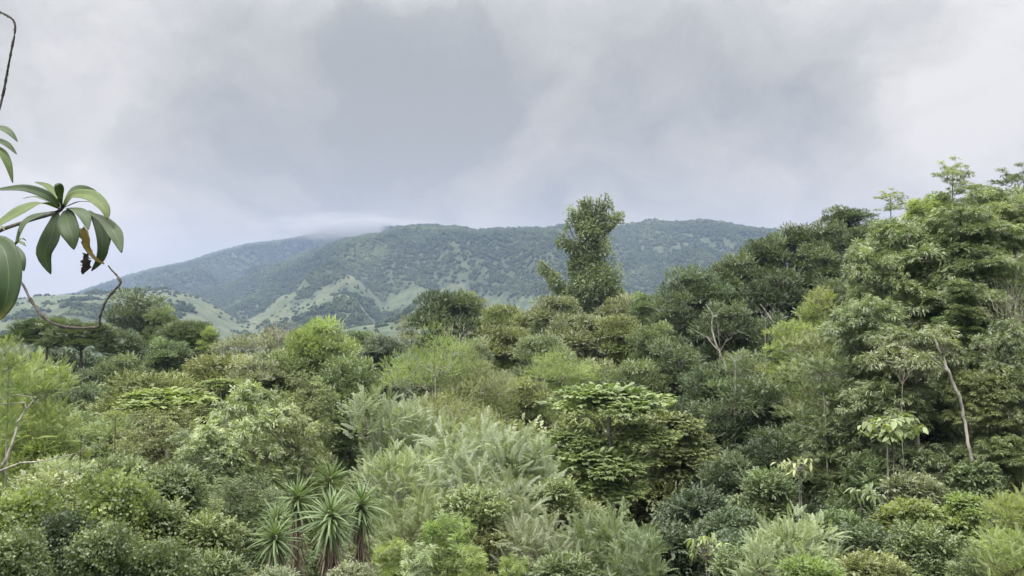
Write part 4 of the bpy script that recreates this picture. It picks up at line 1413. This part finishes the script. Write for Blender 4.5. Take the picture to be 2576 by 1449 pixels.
def yucca(u, v, d, r, label, seed, tilt=(0, 0), n=105, low=-.75):
    rg = R_(seed)
    head = at(u, v, d)
    g = float(terrain(np.array([head.x]), np.array([head.y]))[0]) - .2
    root = empty('yucca', (head.x, head.y, g))
    tag(root, label, 'yucca', 'spiky yuccas at the bottom left of centre')
    h = head.z - g
    s = r * d / F / .62
    V, Q = tubes([(np.array([(0, 0, 0), (.03, .02, h * .3), (-.03, 0, h * .7), (0, 0, h + .05)]), np.array([.10, .085, .075, .05]))], 8)
    part('stem', quad_mesh('stem', V, Q, smooth=True), root, BK['brown'])
    tl = Euler((tilt[0], tilt[1], 0)).to_matrix()
    for i in range(n):
        f = i / (n - 1)
        el = math.asin(low + (1 - low) * f ** .9) + rg.normal(0, .06)
        az = i * 2.39996 + rg.normal(0, .12)
        m_ = tl @ (Euler((0, 0, az)).to_matrix() @ Euler((0, -el, 0)).to_matrix() @ Euler((rg.normal(0, .25), 0, 0)).to_matrix())
        o = obj('leaf', blades[rg.randint(6)], root, LM['yucca'], (0, 0, h - .20 * (1 - f) * s))
        o.rotation_euler = m_.to_euler()
        o.scale = (s * rg.uniform(.85, 1.08) * (1 if f < .85 else .85),) * 3
    # dry hanging skirt
    k = 150
    P = np.stack([rg.normal(0, .04, k), rg.normal(0, .04, k), h - rg.uniform(.15, 1.5, k)], -1)
    A = np.stack([rg.normal(0, .35, k), rg.normal(0, .35, k), -np.ones(k)], -1)
    tp = [np.array([kite((0, 0, 0), (1, 0, 0), (0, 0, 1), .55, .03, .1, .1)])]
    v_, t_ = scatter(rg, P, A, np.full(k, s), tp, rg.rand(k))
    part('dry_leaves', quad_mesh('dry_leaves', v_, np.arange(len(v_)).reshape(-1, 4), t_), root, drym, kind='stuff')


yucca(692, 1345, 16.4, 78, 'yucca with the lowest, leftmost spiky head and a long drooping skirt of leaves', 1, (.1, -.1), 105, -.95)
yucca(697, 1300, 16.8, 62, 'yucca head with upright fan of leaves just above the lowest one', 2, (.1, -.2), 70, -.1)
yucca(748, 1245, 17.6, 76, 'yucca with a pale upright spiky head, second from the left', 3, (0, -.1), 90, -.7)
yucca(828, 1200, 18.4, 74, 'yucca whose topmost head leans right behind the largest one', 4, (-.3, .5), 85, -.3)
yucca(832, 1292, 16.0, 92, 'yucca with the largest, darkest spiky head in the middle of the clump', 5, (.15, 0), 130, -.92)
yucca(908, 1262, 16.8, 80, 'yucca with the rightmost spiky head of the clump', 6, (0, .15), 105, -.8)

# ------------------------------------------------------------------ big-leaved saplings, leaf by leaf
def big_leaf(L, Wd, fold, bend, nseg=6, seed=0):
    rg = R_(seed)
    t_ = np.linspace(0, 1, nseg + 1)
    w = Wd / 2 * np.sin(np.pi * np.clip(t_ * .96 + .03, 0, 1) ** .75) ** .8
    V, Q = [], []
    for i in range(nseg + 1):
        z = -bend * L * t_[i] ** 1.6
        V += [(L * t_[i], w[i], z + w[i] * fold), (L * t_[i], 0, z), (L * t_[i], -w[i], z + w[i] * fold)]
    for i in range(nseg):
        a = i * 3
        Q += [(a, a + 3, a + 4, a + 1), (a + 1, a + 4, a + 5, a + 2)]
    return quad_mesh('leaf', V, Q, np.full(len(V), rg.uniform(.2, 1)), smooth=True)


bigs = [big_leaf(.30, .19, .25, .35, seed=i) for i in range(4)]
longs = [big_leaf(.30, .10, .25, .45, seed=10 + i) for i in range(4)]


def sapling(u, v, d, hw, hh, label, leaves, n, seed, stems, mat='tier'):
    rg = R_(seed)
    k = d / F
    base = at(u, v, d)
    g = float(terrain(np.array([base.x]), np.array([base.y]))[0]) - .2
    root = empty('sapling', (base.x, base.y, g))
    tag(root, label, 'sapling')
    zb = base.z - g
    lines = []
    for (du, dv) in stems:
        tip = np.array([du * k, rg.normal(0, .2), zb - dv * k])
        w = wiggle(rg, (0, 0, 0), tip, 8, .01)
        lines.append((w, np.linspace(.026, .010, 8)))
    tips = []
    for i in range(n // 5 + 1):
        ph, q = rg.rand() * 6.28, math.sqrt(rg.rand())
        p = np.array([math.cos(ph) * q * hw * k, math.sin(ph) * q * hw * k * .8, zb + hh * k * (rg.uniform(-.2, 1) * (1 - .5 * q * q))])
        tips.append(p)
        j = rg.randint(len(stems))
        st_ = lines[j][0][-1]
        lines.append((wiggle(rg, st_, p, 5, .06, .05), np.linspace(.014, .006, 5)))
    V, Q = tubes(lines)
    part('stem', quad_mesh('stem', V, Q, smooth=True), root, BK['pale'])
    for i in range(n):
        p = tips[i % len(tips)] + rg.normal(0, .05, 3)
        az = rg.rand() * 6.28
        o = obj('leaf', leaves[rg.randint(len(leaves))], root, LM[mat], tuple(p))
        o.rotation_euler = Euler((rg.normal(0, .3), rg.uniform(-.1, .9), az))
        o.scale = (rg.uniform(.45, .85),) * 3
    return root


sapling(2240, 1085, 23.5, 75, 55, 'sapling with a flat cluster of large rounded leaves on thin pale stems', bigs, 190, 1, [(0, 0), (-14, 10), (12, 8)])
sapling(1782, 1385, 19, 42, 45, 'little sapling with yellowish oval leaves at the foot of the dark hollow', longs, 90, 2, [(0, 10), (-8, 20)])
sapling(2180, 1250, 21, 40, 30, 'thin sapling with a few oval leaves between the slender trunk and the broad-leaved bough', longs, 70, 3, [(0, 10)], 'green')
sapling(2010, 1180, 25, 50, 34, 'sapling with light oval leaves left of the slender pale trunk', longs, 90, 4, [(0, 6), (8, 0)], 'olive')

# ------------------------------------------------------------------ near shrub whose branches enter at the left edge
def spline(P, n):
    """smooth curve through points"""
    P = np.array([tuple(p) for p in P], float)
    m_ = len(P)
    tq = np.linspace(0, m_ - 1, n)
    out = []
    for x in tq:
        i = int(min(m_ - 2, math.floor(x)))
        f = x - i
        p0, p1, p2, p3 = P[max(i - 1, 0)], P[i], P[i + 1], P[min(i + 2, m_ - 1)]
        out.append(.5 * (2 * p1 + (p2 - p0) * f + (2 * p0 - 5 * p1 + 4 * p2 - p3) * f * f + (3 * p1 - p0 - 3 * p2 + p3) * f ** 3))
    return np.array(out)


def near_leaf_mat(name, top, under, edge=None):
    m = bpy.data.materials.new(name)
    m.use_nodes = True
    t = m.node_tree
    t.nodes.clear()
    geo = N(t, 'ShaderNodeNewGeometry')
    uvn = N(t, 'ShaderNodeAttribute', attribute_name='along')
    crs = N(t, 'ShaderNodeAttribute', attribute_name='across')
    oi = N(t, 'ShaderNodeObjectInfo')
    c = N(t, 'ShaderNodeTexCoord')
    nz = N(t, 'ShaderNodeTexNoise')
    nz.inputs['Scale'].default_value = 28
    nz.inputs['Detail'].default_value = 4
    t.links.new(c.outputs['Object'], nz.inputs['Vector'])
    # veins: fine slanting lines
    ab = math_node(t, 'ABSOLUTE', crs.outputs['Fac'])
    ph = math_node(t, 'MULTIPLY_ADD', ab, -1.6, uvn.outputs['Fac'])
    ph = math_node(t, 'MULTIPLY', ph, 70.0)
    sn = math_node(t, 'SINE', ph)
    vein = math_node(t, 'POWER', math_node(t, 'ABSOLUTE', sn), 14.0)
    mid = math_node(t, 'LESS_THAN', ab, 0.035)
    vv = math_node(t, 'MAXIMUM', math_node(t, 'MULTIPLY', vein, .25), math_node(t, 'MULTIPLY', mid, .7))
    a = N(t, 'ShaderNodeMix', data_type='RGBA')
    t.links.new(nz.outputs['Fac'], a.inputs[0])
    a.inputs[6].default_value = (*[x * .55 for x in top], 1)
    a.inputs[7].default_value = (*[x * 1.45 for x in top], 1)
    b = N(t, 'ShaderNodeMix', data_type='RGBA')
    t.links.new(vv, b.inputs[0])
    t.links.new(a.outputs[2], b.inputs[6])
    b.inputs[7].default_value = (top[0] * 2.4 + .03, top[1] * 2 + .04, top[2] * 2.2, 1)
    if edge is not None:
        ed = N(t, 'ShaderNodeMix', data_type='RGBA')
        f = math_node(t, 'ADD', math_node(t, 'MULTIPLY', uvn.outputs['Fac'], 2.6), math_node(t, 'MULTIPLY_ADD', nz.outputs['Fac'], 1.2, -2.5), clamp=True)
        t.links.new(f, ed.inputs[0])
        t.links.new(b.outputs[2], ed.inputs[6])
        ed.inputs[7].default_value = (*edge, 1)
        b = ed
    u_ = N(t, 'ShaderNodeMix', data_type='RGBA')
    t.links.new(geo.outputs['Backfacing'], u_.inputs[0])
    t.links.new(b.outputs[2], u_.inputs[6])
    u_.inputs[7].default_value = (*under, 1)
    p = N(t, 'ShaderNodeBsdfPrincipled')
    t.links.new(u_.outputs[2], p.inputs['Base Color'])
    p.inputs['Roughness'].default_value = .5
    bp = N(t, 'ShaderNodeBump')
    bp.inputs['Strength'].default_value = .35
    bp.inputs['Distance'].default_value = .002
    t.links.new(vv, bp.inputs['Height'])
    t.links.new(bp.outputs[0], p.inputs['Normal'])
    tr = N(t, 'ShaderNodeBsdfTranslucent')
    tr.inputs['Color'].default_value = (top[0] * 2.6, top[1] * 2.4, top[2] * .9, 1)
    mx = N(t, 'ShaderNodeMixShader')
    mx.inputs[0].default_value = .30
    t.links.new(p.outputs[0], mx.inputs[1])
    t.links.new(tr.outputs[0], mx.inputs[2])
    o = N(t, 'ShaderNodeOutputMaterial')
    t.links.new(mx.outputs[0], o.inputs['Surface'])
    return m


NL = near_leaf_mat('leaf_near_green', (.055, .092, .040), (.120, .155, .090))
NLy = near_leaf_mat('leaf_near_light', (.095, .145, .040), (.13, .18, .085))
NLe = near_leaf_mat('leaf_near_yellow_tip', (.055, .095, .042), (.11, .15, .075), (.42, .30, .05))
NLd = near_leaf_mat('leaf_near_withered', (.26, .21, .06), (.26, .22, .09), (.10, .06, .03))
NLk = near_leaf_mat('leaf_near_dead', (.035, .022, .022), (.03, .02, .02))

base_pt = Vector((-2.1, 2.5, 0))
gz0 = float(terrain(np.array([base_pt.x]), np.array([base_pt.y]))[0])
shrub = empty('shrub', (base_pt.x, base_pt.y, gz0))
tag(shrub, 'near shrub entering at the left edge with drooping pointed leaves and curved dark twigs', 'shrub')
SH = Vector(shrub.location)


def tl_(p):
    return Vector(p) - SH


def leaf_object(pts, widths, nvec, mat, name='leaf', label=None, nseg=16, cross=3, wave=0.0, curl=.25, ragged=0.0, seed=0):
    """pts: (u, v, depth) along the midrib; widths in picture px at each of them"""
    C = spline([tl_(at(u, v, d)) for (u, v, d) in pts], nseg + 1)
    dmean = np.mean([p[2] for p in pts])
    tq = np.linspace(0, len(pts) - 1, nseg + 1)
    w = .88 * np.interp(tq, np.arange(len(pts)), widths) * dmean / F / 2
    # smooth widths
    for _ in range(2):
        w[1:-1] = (w[:-2] + 2 * w[1:-1] + w[2:]) / 4
    tg_ = unit(np.gradient(C, axis=0))
    nv = np.array(nvec, float)
    if nv.ndim == 1:
        nv = np.tile(nv, (nseg + 1, 1))
    else:
        nv = np.stack([np.interp(np.linspace(0, 1, nseg + 1), np.linspace(0, 1, len(nv)), nv[:, i]) for i in range(3)], -1)
    sd = unit(np.cross(tg_, nv))
    nn = np.cross(sd, tg_)
    V, A, X = [], [], []
    rg = R_(seed + 500)
    for i in range(nseg + 1):
        for j in range(-cross, cross + 1):
            f = j / cross
            p = C[i] + sd[i] * w[i] * f * (1 + ragged * rg.normal() * abs(f)) + nn[i] * w[i] * (curl * abs(f) ** 1.3 + wave * math.sin(i * .9 + (1 if f > 0 else 2.2)) * abs(f) ** 2)
            V.append(p)
            A.append(i / nseg)
            X.append(f)
    nc = 2 * cross + 1
    me = quad_mesh(name, V, grid_quads(nseg + 1, nc), None, smooth=True)
    for nm, vals in (('along', A), ('across', X)):
        at_ = me.attributes.new(nm, 'FLOAT', 'POINT')
        at_.data.foreach_set('value', np.array(vals, dtype=np.float32))
    # leaves are thin but not paper: give them half a millimetre
    o = part(name, me, shrub, mat, label=label)
    sol = o.modifiers.new('thickness', 'SOLIDIFY')
    sol.thickness = .0005
    sol.offset = -1
    return o


def twig(pts, name='twig', mat='twig', buds=18, seed=0, n=48):
    C = spline([tl_(at(u, v, d)) for (u, v, d, r) in pts], n)
    rr = np.interp(np.linspace(0, len(pts) - 1, n), np.arange(len(pts)), [.78 * r * d / F for (u, v, d, r) in pts])
    rg = R_(seed + 900)
    knob = 1 + .35 * (rg.rand(n) < .25) + rg.normal(0, .05, n)
    C[1:-1] += rg.normal(0, 1, (n - 2, 3)) * rr[1:-1, None] * .07
    lines = [(C, rr * knob)]
    for i in range(buds):
        k = rg.randint(2, n - 2)
        dd = unit(rg.normal(0, 1, 3))
        lines.append((np.array([C[k], C[k] + dd * rr[k] * 1.5, C[k] + dd * rr[k] * 2.2 + (C[k + 1] - C[k]) * .5]), np.array([rr[k] * .6, rr[k] * .4, rr[k] * .1])))
    V, Q = tubes(lines, 8)
    return part(name, quad_mesh(name, V, Q, smooth=True), shrub, BK[mat])


D0 = 2.45
up = (0, -.35, .95)
fr = (.1, -.95, .3)
# stem of the shrub and its boughs (off the left edge of the picture)
st_pts = [(tuple(SH)), (-2.05, 2.5, -1.2), (-1.95, 2.48, -.6), (-1.85, 2.45, -.05), (-1.80, 2.42, .35), (-1.72, 2.4, .9)]
Cc = spline([tl_(p) for p in st_pts], 24)
V, Q = tubes([(Cc, np.linspace(.028, .010, 24))], 9)
part('stem', quad_mesh('stem', V, Q, smooth=True), shrub, BK['twig'])


def from_stem(k, pts, **kw):
    """bough from a point of the stem through picture points"""
    p0 = Vector(Cc[k])
    C = [p0] + [tl_(at(u, v, d)) for (u, v, d, r) in pts]
    rr = [.009] + [r * d / F for (u, v, d, r) in pts]
    S_ = spline(C, 30)
    r_ = np.interp(np.linspace(0, len(C) - 1, 30), np.arange(len(C)), rr)
    V, Q = tubes([(S_, r_)], 8)
    part('branch', quad_mesh('branch', V, Q, smooth=True), shrub, BK['twig'])


from_stem(15, [(-80, 640, D0, 6), (-10, 585, D0 + .02, 5), (70, 556, D0 + .05, 4.5), (140, 535, D0, 4.5), (158, 520, D0 - .02, 5)])
from_stem(14, [(-90, 660, D0, 6), (-20, 640, 2.3, 4), (28, 618, 2.3, 3.5), (48, 606, 2.3, 3)])
from_stem(18, [(-60, 300, D0, 4), (-20, 335, D0, 3), (-4, 350, D0, 3)])
twig([(-80, 20, 2.4, 4), (-20, 24, 2.4, 3.4), (12, 36, 2.4, 3.3), (34, 52, 2.4, 3.4), (38, 78, 2.4, 3.4), (28, 130, 2.42, 3.3), (18, 185, 2.44, 3.4), (6, 245, 2.45, 3.6), (-10, 290, 2.45, 3.8), (-50, 330, 2.45, 4)], seed=1, buds=40, n=64)
twig([(-70, 640, 2.42, 5), (10, 668, 2.40, 4.2), (52, 708, 2.38, 3.6), (76, 752, 2.36, 4), (104, 792, 2.34, 4.2), (135, 814, 2.33, 4.4), (175, 824, 2.32, 4), (215, 825, 2.32, 4), (248, 821, 2.32, 5), (252, 795, 2.31, 3.6), (268, 755, 2.30, 3.6), (290, 728, 2.30, 4.4), (303, 712, 2.30, 4.2), (296, 696, 2.30, 3.2), (280, 678, 2.30, 2.4), (272, 668, 2.30, 1.6)], seed=2, buds=30, n=90)

c0 = (155, 522)
L = leaf_object
L([(150, 520, D0), (118, 492, D0 - .03), (60, 474, D0 - .06), (-15, 478, D0 - .10)], [6, 30, 26, 4], [(0, -.85, .5), (0, -.9, .4)], NL, seed=1)
L([(150, 522, D0), (118, 504, D0 + .08), (85, 495, D0 + .13), (58, 500, D0 + .17)], [4, 14, 14, 2], up, NL, seed=15)
L([(148, 526, D0), (105, 512, D0 - .08), (55, 530, D0 - .15), (-20, 575, D0 - .20)], [6, 42, 46, 12], [(0, -.9, .45), (-.2, -.9, .4)], NLy, seed=2)
L([(148, 530, D0), (105, 540, D0 - .05), (62, 562, D0 - .08), (38, 620, D0 - .10)], [6, 26, 26, 3], (-.3, -.85, .4), NL, seed=3)
L([(142, 530, D0), (138, 560, D0 - .06), (128, 600, D0 - .08), (112, 640, D0 - .08), (128, 690, D0 - .07)], [10, 34, 56, 46, 2], (.1, -.98, .25), NL, seed=4)
L([(165, 528, D0), (168, 555, D0 - .10), (180, 590, D0 - .13), (186, 628, D0 - .13)], [14, 60, 54, 3], (.0, -.96, .3), NL, seed=5, curl=.18)
L([(165, 524, D0), (190, 528, D0 - .09), (212, 545, D0 - .13), (222, 578, D0 - .15)], [8, 34, 38, 3], (.3, -.6, .75), NL, seed=6)
L([(160, 520, D0), (182, 492, D0 - .02), (228, 494, D0 - .06), (262, 524, D0 - .09), (270, 552, D0 - .10)], [10, 34, 46, 32, 4], [(.1, -.8, .6), (.6, -.75, .3)], NLy, seed=7)
L([(160, 520, D0), (190, 478, D0 + .05), (232, 486, D0 + .08), (272, 530, D0 + .10)], [8, 26, 28, 3], [(.1, -.8, .6), (.5, -.75, .4)], NL, seed=8)
L([(162, 522, D0), (198, 508, D0 - .04), (228, 508, D0 - .07)], [4, 12, 2], (0, -.2, 1), NL, seed=9)
L([(222, 530, D0), (246, 560, D0 - .02), (258, 610, D0 - .03), (252, 650, D0 - .03), (230, 682, D0 - .02)], [8, 36, 36, 26, 2], (.75, -.65, .1), NL, seed=10)
L([(228, 540, D0 + .03), (262, 560, D0 + .03), (270, 600, D0 + .04), (262, 645, D0 + .04)], [6, 20, 22, 3], (.7, -.6, .2), NL, seed=16)
L([(226, 536, D0), (262, 556, D0 - .06), (290, 590, D0 - .10), (306, 636, D0 - .12)], [8, 32, 44, 3], (.45, -.8, .4), NL, seed=11)
L([(156, 518, D0), (142, 490, D0 + .03), (118, 468, D0 + .05), (88, 458, D0 + .06)], [5, 18, 20, 4], (-.2, -.5, .8), NLy, seed=12)
L([(155, 516, D0), (150, 485, D0 - .05), (146, 468, D0 - .07), (142, 462, D0 - .07)], [6, 28, 26, 5], (.4, -.8, .4), NL, seed=13)
L([(156, 516, D0), (150, 500, D0 - .05), (160, 495, D0 - .09)], [4, 14, 3], up, NLy, seed=14)
L([(206, 574, D0 - .05), (214, 600, D0 - .07), (222, 628, D0 - .07), (240, 650, D0 - .07), (262, 664, D0 - .07)], [16, 30, 14, 10, 4], (.2, -.95, .2), NLd, seed=20, wave=.5, label='withered yellow-brown leaf', ragged=.12)
L([(218, 638, D0 - .05), (216, 655, D0 - .06), (214, 672, D0 - .06), (208, 690, D0 - .05)], [14, 26, 20, 5], (.2, -.95, .2), NLk, seed=21, wave=.7, label='black shrivelled dead leaf', ragged=.35)
# leaves lower left
L([(-30, 600, 2.15), (8, 625, 2.10), (22, 690, 2.08), (14, 760, 2.08), (-12, 812, 2.1)], [14, 70, 76, 56, 3], (.25, -.95, .2), NLe, seed=22, label='large leaf with a yellowing tip')
L([(-10, 612, 2.25), (34, 625, 2.22), (52, 650, 2.2), (60, 682, 2.2)], [6, 24, 28, 3], (.4, -.6, .6), NL, seed=23)
L([(46, 606, 2.3), (56, 612, 2.27), (66, 620, 2.27)], [4, 13, 2], up, NLy, seed=24)
L([(46, 606, 2.3), (55, 600, 2.33), (66, 606, 2.35)], [3, 9, 1], up, NLy, seed=25)
L([(44, 606, 2.3), (48, 590, 2.3), (46, 580, 2.3)], [3, 8, 1], fr, NLy, seed=26)
L([(44, 620, 2.3), (50, 650, 2.26), (46, 668, 2.25)], [4, 16, 2], fr, NLy, seed=27)
# upper left leaves
L([(-40, 322, D0), (0, 322, D0 - .02), (24, 334, D0 - .03), (44, 356, D0 - .03)], [6, 26, 22, 2], (.1, -.6, .8), NL, seed=28)
L([(-40, 350, D0), (-5, 354, D0 - .02), (20, 366, D0 - .03), (42, 388, D0 - .03)], [6, 22, 20, 2], (.1, -.6, .8), NL, seed=29)
L([(-40, 362, D0), (0, 380, D0 - .02), (20, 412, D0 - .03), (32, 460, D0 - .03)], [6, 26, 22, 2], (.4, -.7, .5), NLy, seed=30)
L([(-30, 590, D0), (0, 570, D0 - .02), (12, 580, D0 - .03)], [4, 10, 2], up, NLy, seed=31)

ntri = sum(len(m_.polygons) * 2 for m_ in bpy.data.meshes)
print('unique tris', ntri, 'objects', len(bpy.data.objects))
